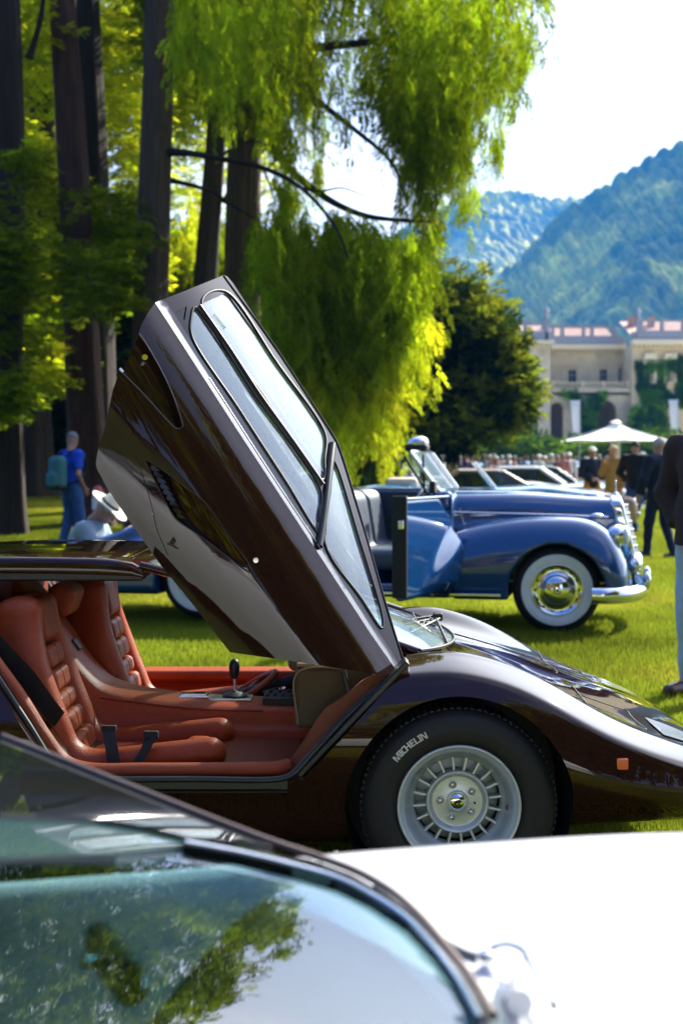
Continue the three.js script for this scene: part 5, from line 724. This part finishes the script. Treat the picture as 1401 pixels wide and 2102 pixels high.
  mesh('wiper_arm', [tube([onTop(1008, 1980, .018), onTop(1038, 1987, .026), onTop(1068, 2000, .028), onTop(1100, 2048, .024), onTop(1136, 2106, .02)], .0042, 40, 8)], M.steel, white);
  const pv = lathe([[0, 0], [.012, 0], [.011, .018], [.006, .022], [0, .022]], 16); const pp = onTop(999, 1992, 0); pv.translate(pp.x, pp.y, pp.z); mesh('wiper_pivot', pv, M.chrome, white);
  mesh('wiper_arm', [bar(onTop(1062, 2012, .02), onTop(1066, 2100, .02), .008, .014, 10)], M.white, white);
  const ps = [[1030, 2060], [1046, 2042], [1054, 2036], [1056, 2090], [1040, 2078]].map(q => onTop(...q, .003)); const ig = new THREE.BufferGeometry(); ig.setAttribute('position', new THREE.Float32BufferAttribute([0, 1, 2, 0, 2, 3, 0, 3, 4].flatMap(k => ps[k].toArray()), 3)); ig.computeVertexNormals(); mesh('cowl_intake', ig, M.black, white);
  mesh('cabin_tub', sheet([[-.92, -.62], [-.14, -.55], [-.03, -.3], [.0, 0], [-.03, .3], [-.14, .55], [-.92, .62]], [], (x, z, o) => V(x, .845 - .30 * smooth(-.10, -.45, x) - o, z), .02, .05, .01), std([.005, .007, .008], .9), white);
}
// ---------------------------------------------------------------- people
const handGeo = (() => { // a relaxed right hand: wrist at the origin, fingers down -y, palm towards -x, thumb forward (+z)
  const F = [[-.026, .078, .0080], [-.009, .088, .0085], [.009, .084, .0083], [.026, .068, .0075]];
  return nets((x, y, z) => { let d = sdBox(x, y + .048, z, .012, .048, .038, .011); d = smin(d, sdCap(x, y, z, [0, .02, 0], [0, -.02, 0], .024, .022), .02);
    F.forEach(([fz, l, r], i) => { const a = [0, -.090, -fz], b = [-.010, -.090 - l * .5, -fz * 1.08], c = [-.034, -.090 - l * .86, -fz * 1.0]; const f = Math.min(sdCap(x, y, z, a, b, r, r * .95), sdCap(x, y, z, b, c, r * .93, r * .75)); d = smin(d, f, .004); });
    const t = smin(sdCap(x, y, z, [-.004, -.03, .030], [-.014, -.062, .052], .012, .0095), sdCap(x, y, z, [-.014, -.062, .052], [-.024, -.094, .056], .0093, .0075), .004); return smin(d, t, .008); }, [-.06, -.20, -.06], [.04, .05, .08], .0042);
})();
const headGeo = nets((x, y, z) => { // chin towards -y, face towards +z, centre of the skull at the origin
  let d = sdEll(x, y - .015, z + .008, .076, .100, .095); d = smin(d, sdEll(x, y + .055, z - .022, .056, .068, .066), .05);
  d = smin(d, sdCap(x, y, z, [0, .0, .088], [0, -.034, .106], .008, .0135), .012); d = smin(d, sdEll(x, y + .068, z - .084, .024, .008, .010), .008); d = smin(d, sdEll(x, y + .098, z - .068, .018, .014, .016), .02);
  const ax = Math.abs(x); d = smax(d, -sdEll(ax - .030, y + .004, z - .100, .017, .011, .014), .012); d = smin(d, sdEll(ax - .030, y + .004, z - .078, .012, .012, .012), .003); d = smin(d, sdEll(ax - .078, y + .012, z + .006, .010, .030, .018), .006);
  return smin(d, sdCap(x, y, z, [0, -.06, -.02], [0, -.17, -.035], .052, .055), .03); }, [-.11, -.18, -.13], [.11, .14, .14], .0062);
const skinM = [std([.50, .27, .18], .6), std([.40, .20, .13], .6), std([.30, .14, .085], .6)];
// joints of a standing figure 1.75 m tall, facing +z, right side at -x; a pose overrides some of them
const STAND = { pelvis: [0, .95, 0], waist: [0, 1.08, 0], chest: [0, 1.30, -.01], neck: [0, 1.46, -.015], head: [0, 1.625, .015], hipR: [-.09, .92, 0], kneeR: [-.105, .50, .02], footR: [-.115, .08, -.02], toeR: [-.135, .04, .16], hipL: [.09, .92, 0], kneeL: [.105, .50, .02], footL: [.115, .08, -.02], toeL: [.135, .04, .16], shR: [-.185, 1.41, -.01], elR: [-.24, 1.13, -.03], wrR: [-.24, .88, .05], shL: [.185, 1.41, -.01], elL: [.24, 1.13, -.03], wrL: [.24, .88, .05] };
function makePerson(label, group, o) {
  const J = { ...STAND, ...(o.pose || {}) }, root = thing('person', label, 'person', [0, 0, 0], 0, group), cell = o.cell || .022;
  const cap = (p, a, b, r, q) => sdCap(p[0], p[1], p[2], J[a], J[b], r, q);
  const tors = (p, g) => { let d = cap(p, 'pelvis', 'waist', .125 + g, .115 + g); const fat = (x, y, z) => 0; d = smin(d, cap(p, 'waist', 'chest', .115 + g, .125 + g), .08); d = smin(d, cap(p, 'shR', 'shL', .062 + g, .062 + g), .09); d = smin(d, cap(p, 'chest', 'neck', .10 + g, .052 + g * .5), .07); return d; };
  const arm = (p, s, g) => smin(cap(p, 'sh' + s, 'el' + s, .052 + g, .042 + g), cap(p, 'el' + s, 'wr' + s, .042 + g, .028 + g), .02), leg = (p, s, g) => smin(cap(p, 'hip' + s, 'knee' + s, .088 + g, .060 + g), cap(p, 'knee' + s, 'foot' + s, .058 + g, .040 + g), .03), foot = (p, s, g) => cap(p, 'foot' + s, 'toe' + s, .045 + g, .038 + g);
  const vals = Object.values(J), lo = [0, 1, 2].map(i => Math.min(...vals.map(v => v[i])) - .22), hi = [0, 1, 2].map(i => Math.max(...vals.map(v => v[i])) + .22); lo[1] = Math.min(lo[1], -.05);
  const body = (x, y, z) => { const p = [x, y, z]; let d = tors(p, -.02); for (const s of ['R', 'L']) { d = smin(d, arm(p, s, -.004), .04); d = smin(d, leg(p, s, -.01), .05); d = smin(d, foot(p, s, -.012), .03); } return d; };
  const headM = new THREE.Matrix4().makeRotationFromEuler(new THREE.Euler(o.nod || 0, o.look || 0, 0, 'YXZ')).setPosition(...J.head);
  const bits = [nets(body, lo, hi, cell * 1.2), headGeo.clone().applyMatrix4(headM)];
  for (const s of ['R', 'L']) { const a = V(...J['el' + s]), b = V(...J['wr' + s]), y = a.clone().sub(b).normalize(), f = (o.palm && o.palm[s]) ? V(...o.palm[s]) : V(0, 0, 1); const x = y.clone().cross(f).normalize(), z = x.clone().cross(y).normalize(); const m = new THREE.Matrix4().makeBasis(x, y, z).setPosition(b); const h = handGeo.clone(); if (s === 'R') { h.scale(-1, 1, 1); const n = h.attributes.normal; const ix = h.index.array; for (let k = 0; k < ix.length; k += 3) { const t = ix[k]; ix[k] = ix[k + 1]; ix[k + 1] = t; } } bits.push(h.applyMatrix4(m)); }
  mesh('body', bits, skinM[o.skin || 0], root);
  const g = o.loose ?? .018, hem = o.hem ?? .90, sleeve = o.sleeve ?? 1;
  mesh(o.topName || 'jacket', nets((x, y, z) => { const p = [x, y, z]; let d = tors(p, g - .004); const skirt = o.skirt ? sdCap(x, y, z, [0, hem - .05, J.pelvis[2]], J.waist, .19, .15) : 9; d = smin(d, skirt, .05); for (const s of ['R', 'L']) { let a = arm(p, s, g - .004); const e = J['el' + s], w = J['sh' + s], q = J['wr' + s]; if (sleeve < 1) { const t = ((x - w[0]) * (e[0] - w[0]) + (y - w[1]) * (e[1] - w[1]) + (z - w[2]) * (e[2] - w[2])) / ((e[0] - w[0]) ** 2 + (e[1] - w[1]) ** 2 + (e[2] - w[2]) ** 2); a = Math.max(a, (t - sleeve) * .28); } else { const dx = q[0] - e[0], dy = q[1] - e[1], dz = q[2] - e[2], l = Math.hypot(dx, dy, dz); const t = ((x - e[0]) * dx + (y - e[1]) * dy + (z - e[2]) * dz) / l; a = Math.max(a, t - l + .015); } d = smin(d, a, .035); } if (!o.crouch) d = Math.max(d, hem - y); const nk = J.neck; d = Math.max(d, y - nk[1] - .035 + .0 * x); return d + .004 * Math.sin(y * 37 + x * 21) * Math.sin(z * 29 + y * 11); }, lo, hi, cell), o.top, root);
  mesh('trousers', nets((x, y, z) => { const p = [x, y, z]; let d = Math.min(9, cap(p, 'pelvis', 'waist', .135, .12)); for (const s of ['R', 'L']) d = smin(d, leg(p, s, .016), .05); d = Math.max(d, o.crouch ? -9 : y - 1.08); for (const s of ['R', 'L']) { const f = J['foot' + s]; const q = Math.hypot(x - f[0], z - f[2]); if (q < .2) d = Math.max(d, f[1] - .03 - y); } return d + .004 * Math.sin(y * 31 + x * 9); }, lo, hi, cell), o.bottom, root);
  for (const s of ['R', 'L']) { const f = J['foot' + s], t = J['toe' + s]; mesh('shoe', nets((x, y, z) => Math.max(smin(sdCap(x, y, z, [f[0], f[1] - .03, f[2] - .02], [t[0], t[1], t[2]], .050, .040), sdCap(x, y, z, f, [f[0], f[1] - .03, f[2]], .046, .05), .03), Math.min(f[1], t[1] + .04) - .08 - y + .0), [Math.min(f[0], t[0]) - .09, Math.min(f[1], t[1]) - .12, Math.min(f[2], t[2]) - .12], [Math.max(f[0], t[0]) + .09, Math.max(f[1], t[1]) + .1, Math.max(f[2], t[2]) + .09], .016), o.shoes || M.black, root); }
  const hatAt = gg => gg.applyMatrix4(headM);
  if (o.hair) mesh('hair', hatAt(nets((x, y, z) => { let d = sdEll(x, y - .020, z + .016, .084, .106, .100); d = smax(d, -(sdEll(x, y + .045, z - .09, .085, .085, .085)), .02); return Math.max(d, -.030 - y - z * .55 - (z > 0 ? z * .7 : 0)) + .003 * Math.sin(x * 160) * Math.sin(y * 130 + z * 140); }, [-.11, -.12, -.14], [.11, .15, .12], .009)), o.hair, root);
  if (o.cap) { mesh('cap', hatAt(nets((x, y, z) => { let d = sdEll(x, y - .055, z + .005, .094, .075, .112); d = Math.max(d, .035 - y); const b = sdEll(x, y - .045, z - .11, .07, .012, .06); return smin(d, b, .015); }, [-.13, .0, -.15], [.13, .16, .2], .009)), o.cap, root); }
  if (o.panama) { const q = lathe([[0, .135], [.045, .140], [.062, .132], [.072, .10], [.082, .055], [.085, .045], [.12, .038], [.165, .036], [.178, .042], [.165, .030], [.12, .031], [.080, .036]], 40); q.scale(1, 1, 1.12); const r = q.attributes.position; for (let i = 0; i < r.count; i++) { const z = r.getZ(i), y = r.getY(i); if (y > .12) r.setY(i, y - .018 * Math.exp(-Math.pow(r.getX(i) / .02, 2))); else if (y < .05) r.setY(i, y - .020 * smooth(.1, .19, z) + .012 * smooth(.1, .18, Math.abs(r.getX(i)))); } q.computeVertexNormals(); const m2 = mesh('hat', hatAt(q.translate(0, .012, 0)), o.panama, root); const bnd = lathe([[.0835, .044], [.0835, .066], [.0800, .066], [.0805, .044]], 40); bnd.scale(1.02, 1, 1.14); mesh('hat_band', hatAt(bnd.translate(0, .013, 0)), M.black, root); }
  if (o.extra) o.extra(root, J);
  return root;
}
function stand(root, px, d, turn, h = 1.75) { const p = at(px, 950, d); root.position.set(p.x, groundY(p.x, p.z), p.z); root.rotation.y = turn; root.scale.setScalar(h / 1.75); return root; }
const cloth = (r, g, b) => std([r, g, b], .9);
{
  const jeans = cloth(.03, .09, .25);
  // man with the backpack, walking away to the right
  stand(makePerson('grey haired man in bright blue T-shirt and jeans carrying a green backpack', null, { top: cloth(.008, .07, .55), topName: 't_shirt', bottom: jeans, sleeve: .72, loose: .024, hair: std([.17, .175, .19], .85), look: .55, nod: .25, skin: 1, shoes: cloth(.05, .05, .06), pose: { wrR: [-.17, .93, .10], elR: [-.245, 1.13, -.06], wrL: [.22, .93, .12], kneeR: [-.105, .5, .07], footL: [.11, .09, -.12], toeL: [.13, .04, .05] },
    extra: (r) => { const b = mesh('backpack', nets((x, y, z) => smin(sdBox(x, y - 1.16, z + .24, .155, .24, .10, .09), sdBox(x, y - 1.05, z + .34, .11, .11, .05, .05), .04), [-.22, .86, -.46], [.22, 1.48, -.08], .02), std([.035, .16, .16], .7), r); mesh('backpack_base', box(0, .955, -.25, .29, .10, .19, .05), M.black, r); for (const s of [-1, 1]) mesh('backpack_strap', tube([[s * .11, 1.40, -.17], [s * .125, 1.475, -.04], [s * .135, 1.42, .10], [s * .135, 1.22, .15], [s * .15, 1.05, .02], [s * .14, 1.0, -.16]], .016, 40, 6), cloth(.01, .015, .04), r); } }), 148, 20.9, 2.35, 1.78);
  // crouching man in a panama hat
  stand(makePerson('man in cream panama hat with dark band crouching beside the blue cabriolet', null, { crouch: true, top: cloth(.24, .33, .42), topName: 'shirt', bottom: cloth(.03, .12, .30), loose: .03, skin: 1, panama: std([.72, .68, .55], .8), nod: .70, hair: std([.35, .34, .33], .8), pose: { pelvis: [0, .36, -.14], waist: [0, .50, -.10], chest: [0, .70, .01], neck: [0, .84, .10], head: [0, .975, .20], hipR: [-.09, .36, -.12], hipL: [.09, .36, -.12], kneeR: [-.17, .46, .30], kneeL: [.17, .46, .30], footR: [-.13, .09, .08], footL: [.13, .09, .08], toeR: [-.14, .04, .24], toeL: [.14, .04, .24], shR: [-.18, .79, .05], shL: [.18, .79, .05], elR: [-.22, .56, .22], elL: [.22, .56, .22], wrR: [-.12, .45, .44], wrL: [.12, .45, .44] } }), 176, 12.9, 1.35, 1.76);
  stand(makePerson('man in dark jacket and olive trousers seen from behind, by the small tree trunk', null, { top: cloth(.006, .008, .018), bottom: cloth(.10, .11, .06), hair: std([.10, .09, .08], .8), hem: .84, loose: .032, pose: { wrR: [-.10, 1.05, .22], elR: [-.25, 1.12, .02], wrL: [.10, 1.05, .22], elL: [.25, 1.12, .02] } }), 793, 30, 2.9, 1.80);
  stand(makePerson('man in navy jacket, mustard trousers and white cap with hands clasped in front', null, { top: cloth(.008, .014, .035), bottom: cloth(.45, .25, .02), cap: cloth(.75, .72, .66), skin: 1, hem: .86, loose: .03, pose: { elR: [-.26, 1.14, .02], wrR: [-.05, 1.07, .20], elL: [.26, 1.14, .02], wrL: [.05, 1.07, .20] }, palm: { R: [1, 0, 0], L: [-1, 0, 0] } }), 1214, 31, .15, 1.75);
  stand(makePerson('man in tan corduroy suit and flat cap holding a hand to his face', null, { top: cloth(.36, .24, .06), bottom: cloth(.36, .24, .05), cap: cloth(.42, .28, .16), skin: 0, hem: .80, skirt: 1, loose: .034, pose: { elR: [-.20, 1.17, .14], wrR: [-.05, 1.42, .20] }, palm: { R: [0, 0, 1] } }), 1258, 30, -.7, 1.76);
  stand(makePerson('man in black jacket and blue jeans standing with crossed legs, back turned', null, { top: cloth(.005, .005, .007), bottom: jeans, hair: std([.02, .02, .02], .8), hem: .82, loose: .04, pose: { footR: [.06, .08, .10], kneeR: [-.03, .52, .10], toeR: [.05, .04, .26], footL: [-.03, .08, -.04], kneeL: [.06, .50, 0], toeL: [-.02, .04, .14], elR: [-.29, 1.15, 0], wrR: [-.20, .98, .18], elL: [.29, 1.15, 0], wrL: [.20, .98, .18] } }), 1302, 28.5, 2.7, 1.84);
  stand(makePerson('man in navy suit walking beside the black jacketed man', null, { top: cloth(.008, .014, .035), bottom: cloth(.006, .012, .035), hair: std([.45, .42, .38], .8), hem: .80, skirt: 1, loose: .038, shoes: M.black, pose: { footR: [-.10, .09, -.20], kneeR: [-.10, .50, -.02], toeR: [-.11, .03, -.03], footL: [.10, .08, .14], toeL: [.11, .05, .32], kneeL: [.10, .52, .10], elR: [-.27, 1.14, -.05], wrR: [-.26, .90, -.02], elL: [.27, 1.14, .02], wrL: [.25, .92, .14] } }), 1352, 20.9, .5 + Math.PI, 1.78);
  stand(makePerson('man in dark brown tweed jacket, pale blue trousers and brown shoes at the right edge', null, { cell: .017, top: std([.036, .020, .017], .95, 0, { bumpMap: grainTex, bumpScale: .001 }), bottom: cloth(.40, .52, .66), hair: std([.06, .04, .03], .8), hem: .87, skirt: 1, loose: .04, shoes: std([.07, .03, .015], .4), skin: 1, pose: { elR: [-.27, 1.16, .0], wrR: [-.15, .97, .05], elL: [.28, 1.16, .0], wrL: [.15, .97, .05], footR: [-.13, .08, -.02], footL: [.13, .08, .03] } }), 1452, 8.45, -.85, 1.84);
}
// ---------------------------------------------------------------- the rest of the show
{ const u = thing('parasol', 'large white square parasol above the crowd', 'parasol', foot(1262, 58).setY(0).toArray()), wm = std([.86, .85, .80], .8, 0, { transmission: .12, thickness: 0 });
  const top = 3.05, ed = 2.32, r = 2.05, rows = []; for (let i = 0; i <= 12; i++) { const t = i / 12, row = []; for (let j = 0; j <= 64; j++) { const a = j / 64 * Math.PI * 2 + Math.PI / 8, sq = 1 / Math.max(Math.abs(Math.cos(a)), Math.abs(Math.sin(a))), k = Math.min(sq, 1.18); row.push(V(Math.cos(a) * k * r * t, lerp(top, ed, Math.pow(t, .92)) - .10 * Math.sin(Math.PI * t) - .05 * t * Math.pow(Math.sin(a * 4), 2), Math.sin(a) * k * r * t)); } rows.push(row); }
  mesh('canopy', grid(rows), wm, u); mesh('cap', (() => { const g = lathe([[0, .06], [.14, .02], [.26, -.06]], 16); g.translate(0, top + .04, 0); return g; })(), wm, u); mesh('pole', bar([0, 0, 0], [0, top, 0], .035), M.steel, u); mesh('cover_sleeve', bar([0, .9, 0], [0, 2.35, 0], .17, .20, 16), wm, u); for (let k = 0; k < 8; k++) { const a = k / 8 * Math.PI * 2; mesh('rib', bar([0, top - .1, 0], [Math.cos(a) * r, ed + .02, Math.sin(a) * r], .015), M.steel, u); } mesh('base', box(0, .06, 0, .8, .12, .8, .03), M.steel, u); }
for (const [px, y0, y1, lab, w0] of [[1178, 822, 888, 'white feather banner standing before the villa portico', 20], [1379, 821, 880, 'white feather banner at the right beside the ivy wing', 19]]) { const d = 110, b = foot(px, d).setY(0), t = thing('banner', lab, 'banner', b.toArray()), s = d / FOC, Yb = py => EYE + (950 - py) * s; const rows = []; for (let i = 0; i <= 10; i++) { const k = i / 10, y = lerp(Yb(y0), Yb(y1), k), w = w0 * s * lerp(1, .62, k); rows.push([V(w0 * s / 2 - w, y, .05 * Math.sin(k * 5)), V(0, y, .08 * Math.sin(k * 4 + 1)), V(w0 * s / 2, y, 0)]); } mesh('flag', grid(rows), std([.80, .82, .86], .8), t); mesh('pole', bar([w0 * s / 2 + .02, 0, 0], [w0 * s / 2 + .02, Yb(y0) + .1, 0], .03), M.steel, t); }
{ const p = foot(201, 19.5), e = thing('fire_extinguisher', 'red fire extinguisher with white label on a stand by the trunks', 'fire extinguisher', p.toArray()); const red = std([.50, .012, .015], .3, 0, { clearcoat: 1 }), y = .62;
  mesh('cylinder', lathe([[0, y], [.075, y], [.08, y + .02], [.08, y + .42], [.06, y + .49], [.03, y + .52], [0, y + .53]], 24), red, e); mesh('label', (() => { const g = new THREE.CylinderGeometry(.0815, .0815, .16, 24, 1, true); g.translate(0, y + .28, 0); return g; })(), std([.8, .8, .8], .6), e); mesh('valve', [box(0, y + .57, 0, .04, .08, .04, .008), box(.05, y + .62, 0, .14, .02, .03, .006)], M.black, e); mesh('hose', tube([[.03, y + .56, 0], [.12, y + .5, .03], [.10, y + .25, .05], [.085, y + .1, .03]], .014, 30, 8), M.black, e); mesh('stand', [bar([0, 0, 0], [0, y, 0], .02), box(0, .02, 0, .3, .03, .3, .008)], M.black, e); }
// parked show cars behind, one builder with its own proportions and glass
function farCar(name, label, px, d, turn, o) {
  const b = foot(px, d), t = thing(name, label, 'car', [b.x, b.y + .1, b.z], turn, o.group), { len = 4.3, wid = 1.68, waist = .82, roof = 1.25, open = false, paint, nose = .72, c0 = -.9, c1 = .45 } = o; const h = len / 2;
  const f = (u, y, w) => { const aw = Math.abs(w), top = waist - (waist - nose) * Math.pow(clamp((u - .3) / (h - .3), 0, 1), 2) - (waist - nose) * .8 * Math.pow(clamp((-u - .8) / (h - .8), 0, 1), 2) + .05 * Math.exp(-Math.pow((u - h * .58) / .4, 2)) + .05 * Math.exp(-Math.pow((u + h * .58) / .4, 2)); let q = smax(y - top + .06 * Math.pow(aw / (wid / 2), 4), aw - wid / 2 + .10 * smooth(.35, .2, y) + .05 * smooth(h * .6, h, Math.abs(u)), .10); q = smax(q, Math.abs(u) - h, .16); q = smax(q, .20 - y, .05); for (const x of [-h * .58, h * .58]) q = smax(q, -Math.max(Math.hypot(u - x, y - .31) - .355, .5 - aw), .02); if (open) q = smax(q, -sdBox(u + .25, y - .9, w, .62, .45, wid / 2 - .14, .08), .03); return q; };
  mesh('body', nets(f, [-h - .1, .1, -wid / 2 - .1], [h + .1, waist + .25, wid / 2 + .1], .045), paint, t);
  if (!open) { const g = (u, y, w) => { const k = (y - waist) / (roof - waist), a0 = lerp(c0 - .5, c0, clamp(k, 0, 1)), a1 = lerp(c1 + .35, c1 - .35, clamp(k, 0, 1)); return smax(smax(a0 - u, u - a1, .05), smax(Math.abs(w) - lerp(wid / 2 - .10, wid / 2 - .30, clamp(k, 0, 1)), Math.max(y - roof + .10 * w * w, waist - .1 - y), .08), .10); }; mesh('glasshouse', nets((u, y, w) => g(u, y, w) + .012, [-1.9, waist - .15, -wid / 2], [1.2, roof + .12, wid / 2], .045), M.blackGloss, t); mesh('roof', nets((u, y, w) => Math.max(g(u, y, w), roof - .10 - y), [-1.9, waist, -wid / 2], [1.2, roof + .12, wid / 2], .04), paint, t); for (const s of [-1, 1]) mesh('pillar', [bar([c1 + .33, waist, s * (wid / 2 - .11)], [c1 - .30, roof - .06, s * (wid / 2 - .28)], .03), bar([c0 - .48, waist, s * (wid / 2 - .11)], [c0 + .05, roof - .06, s * (wid / 2 - .28)], .05)], paint, t); }
  else { const rows = []; for (let i = 0; i <= 4; i++) { const r = []; for (let j = 0; j <= 8; j++) { const w = lerp(-wid / 2 + .16, wid / 2 - .16, j / 8); r.push(V(.50 - .32 * i / 4 - .14 * w * w, waist - .02 + .40 * i / 4, w)); } rows.push(r); } mesh('windscreen', grid(rows), M.glass, t); mesh('windscreen_frame', [tube(rows[4], .018, 20, 6), bar(rows[0][0], rows[4][0], .018), bar(rows[0][8], rows[4][8], .018)], M.chrome, t); for (const s of [-1, 1]) mesh('seat', box(-.45, .72, s * .36, .18, .5, .46, .08), o.seat || std([.55, .42, .30], .6), t); if (o.tonneau) mesh('tonneau', box(-1.0, waist + .06, 0, .5, .14, 1.2, .06), o.tonneau, t); }
  for (const x of [-h * .58, h * .58]) for (const s of [1, -1]) { const g = new THREE.Group(); g.name = 'wheel'; g.position.set(x, .30, s * (wid / 2 - .03)); g.scale.z = s; t.add(g); const ty = lathe([[.18, -.16], [.29, -.17], [.318, -.13], [.318, -.04], [.30, -.005], [.20, 0]], 24); ty.rotateX(Math.PI / 2); mesh('tyre', ty, M.rubber, g); const hc = lathe([[.2, -.005], [.15, -.02], [.08, .01], [0, .02]], 24); hc.rotateX(Math.PI / 2); mesh('hubcap', hc, M.chrome, g); }
  for (const s of [1, -1]) { mesh('bumper', box(s * (h + .02), .40, 0, .08, .09, wid * .86, .035), M.chrome, t); const l = new THREE.SphereGeometry(.085, 14, 10); l.translate(h - .08, nose - .10, s * (wid / 2 - .24)); mesh('headlight', l, M.chrome, t); }
  return t;
}
const P = (r, g, b) => std([r, g, b], .22, 0, { clearcoat: 1, clearcoatRoughness: .03, ior: 1.6 });
farCar('roadster', 'light blue open roadster right behind the dark blue cabriolet', 955, 22.5, -.06, { paint: P(.06, .24, .48), open: true, len: 4.2, waist: 1.02, nose: .95, tonneau: std([.70, .58, .44], .7) });
farCar('coupe', 'bronze coupe with long bonnet behind the light blue roadster', 1070, 28.8, -.12, { paint: P(.42, .25, .13), roof: 1.30, waist: .88, nose: .74, len: 4.5, c0: -1.3, c1: -.1 });
farCar('coupe', 'white coupe with rounded roof beyond the bronze one', 1120, 37, -.2, { paint: P(.72, .73, .72), roof: 1.34, waist: .86, nose: .72, c0: -1.2, c1: .15 });
farCar('coupe', 'dark green coupe in the row beyond the white car', 1130, 44, -.2, { paint: P(.01, .07, .04), roof: 1.32 });
farCar('roadster', 'white open car at the left of the far row', 985, 36, .1, { paint: P(.74, .74, .74), open: true, waist: .92, nose: .82, tonneau: std([.75, .72, .66], .7) });
farCar('coupe', 'orange brown coupe behind the open white car', 1040, 45, .2, { paint: P(.45, .16, .06), roof: 1.32 });
farCar('coupe', 'silver coupe by the thin tree trunk', 752, 47, -.5, { paint: P(.62, .63, .64), roof: 1.3 });
farCar('coupe', 'cream coupe beside the small tree at the left of the far row', 700, 52, .4, { paint: P(.7, .66, .55), roof: 1.3 });
farCar('coupe', 'pale silver coupe beneath the parasol row', 1235, 50, -.3, { paint: P(.7, .72, .74), roof: 1.32 });
{ // visitors in the distance: a few kinds, each standing on its own
  const tops = [[.75, .73, .70], [.02, .05, .20], [.30, .45, .68], [.03, .03, .035], [.62, .30, .28], [.10, .14, .12], [.60, .52, .36], [.05, .16, .42]], bots = [[.05, .07, .14], [.45, .40, .30], [.03, .03, .04], [.25, .27, .30]], word = ['white top', 'navy top', 'light blue shirt', 'black jacket', 'pink top', 'dark green jacket', 'beige jacket', 'bright blue shirt'];
  const R = rng(12), kinds = tops.map((c, i) => makePerson('distant visitor in ' + word[i] + ' among the crowd before the villa', 'distant visitors in ' + word[i], { cell: .034, top: cloth(...c), bottom: cloth(...bots[i % 4]), hair: i % 3 ? std([[.05, .03, .02], [.30, .28, .26], [.16, .09, .04]][i % 3], .8) : undefined, cap: i % 3 ? undefined : cloth(.8, .78, .72), skin: i % 3, hem: .84, pose: i % 2 ? { elR: [-.25, 1.14, .03], wrR: [-.08, 1.08, .2] } : {} }));
  const crowd = tops.map(() => []); for (let i = 0; i < 56; i++) { const src = kinds[i % 8], o = i < 8 ? src : src.clone(); if (i >= 8) { o.name = numbered('person'); scene.add(o); } const px = i < 44 ? 905 + (i * 137.5) % 500 : 1000 + (i * 61.8) % 400, d = 46 + 40 * R(); stand(o, px, d, R() * 6.28, 1.62 + .22 * R()); crowd[i % 8].push(o); }
  const nth = ['leftmost', 'second from the left', 'third from the left', 'fourth from the left', 'fifth from the left', 'sixth from the left', 'rightmost'];
  crowd.forEach((list, k) => list.sort((a, b) => a.position.x / -a.position.z - b.position.x / -b.position.z).forEach((o, i) => { o.userData.label = 'distant visitor in ' + word[k] + ', ' + nth[i] + ' of those in the crowd'; }));
}
{ // lawn: blades near, tufts further off
  const bl = n => { const R = rng(n), pos = []; for (let i = 0; i < 9; i++) { const a = R() * 6.28, r = .06 * Math.sqrt(R()), x = Math.cos(a) * r, z = Math.sin(a) * r, h = .018 + .028 * R(), l = .025 * (R() - .5), m = .025 * (R() - .5), w = .0028, t = R() * 3.14; pos.push(x - w * Math.cos(t), 0, z - w * Math.sin(t), x + w * Math.cos(t), 0, z + w * Math.sin(t), x + l, h, z + m); } const g = new THREE.BufferGeometry(); g.setAttribute('position', new THREE.Float32BufferAttribute(pos, 3)); g.computeVertexNormals(); return g; };
  const R = rng(8), N = 210000, im = new THREE.InstancedMesh(bl(4), leafMat(.225, .285, .026, .5), N), m = new THREE.Matrix4(), q = new THREE.Quaternion(), c = new THREE.Color(); let k = 0;
  while (k < N) { const d = 2.7 + 40 * Math.pow(R(), 1.6), px = R() < .62 ? lerp(-150, 1550, R()) : lerp(-1400, 2900, R()), x = (px - CX) / FOC * d, z = -d, s = .9 + .05 * d; const y = groundY(x, z); m.compose(V(x, y, z), q.setFromAxisAngle(V(0, 1, 0), R() * 6.28), V(s, (.8 + .5 * R()) * (1 + .012 * d), s)); im.setMatrixAt(k, m); const f = fbm(x * 1.1, z * 1.1, 3, 4), f2 = fbm(x * .35 + 9, z * .35, 7, 3), v = .10 + 1.0 * f + .5 * f2 + .45 * (R() - .5), dry = smooth(.5, .68, f2) * .35; c.setRGB(v * (1 + dry + .25 * (R() - .4)), v * (1 + dry * .3), v * (.8 + dry)); im.setColorAt(k, c); k++; }
  im.name = 'grass'; tag(im, 'short mown green grass of the lawn around the cars', 'grass', null, 'stuff'); scene.add(im);
}
renderer.render(scene, camera);
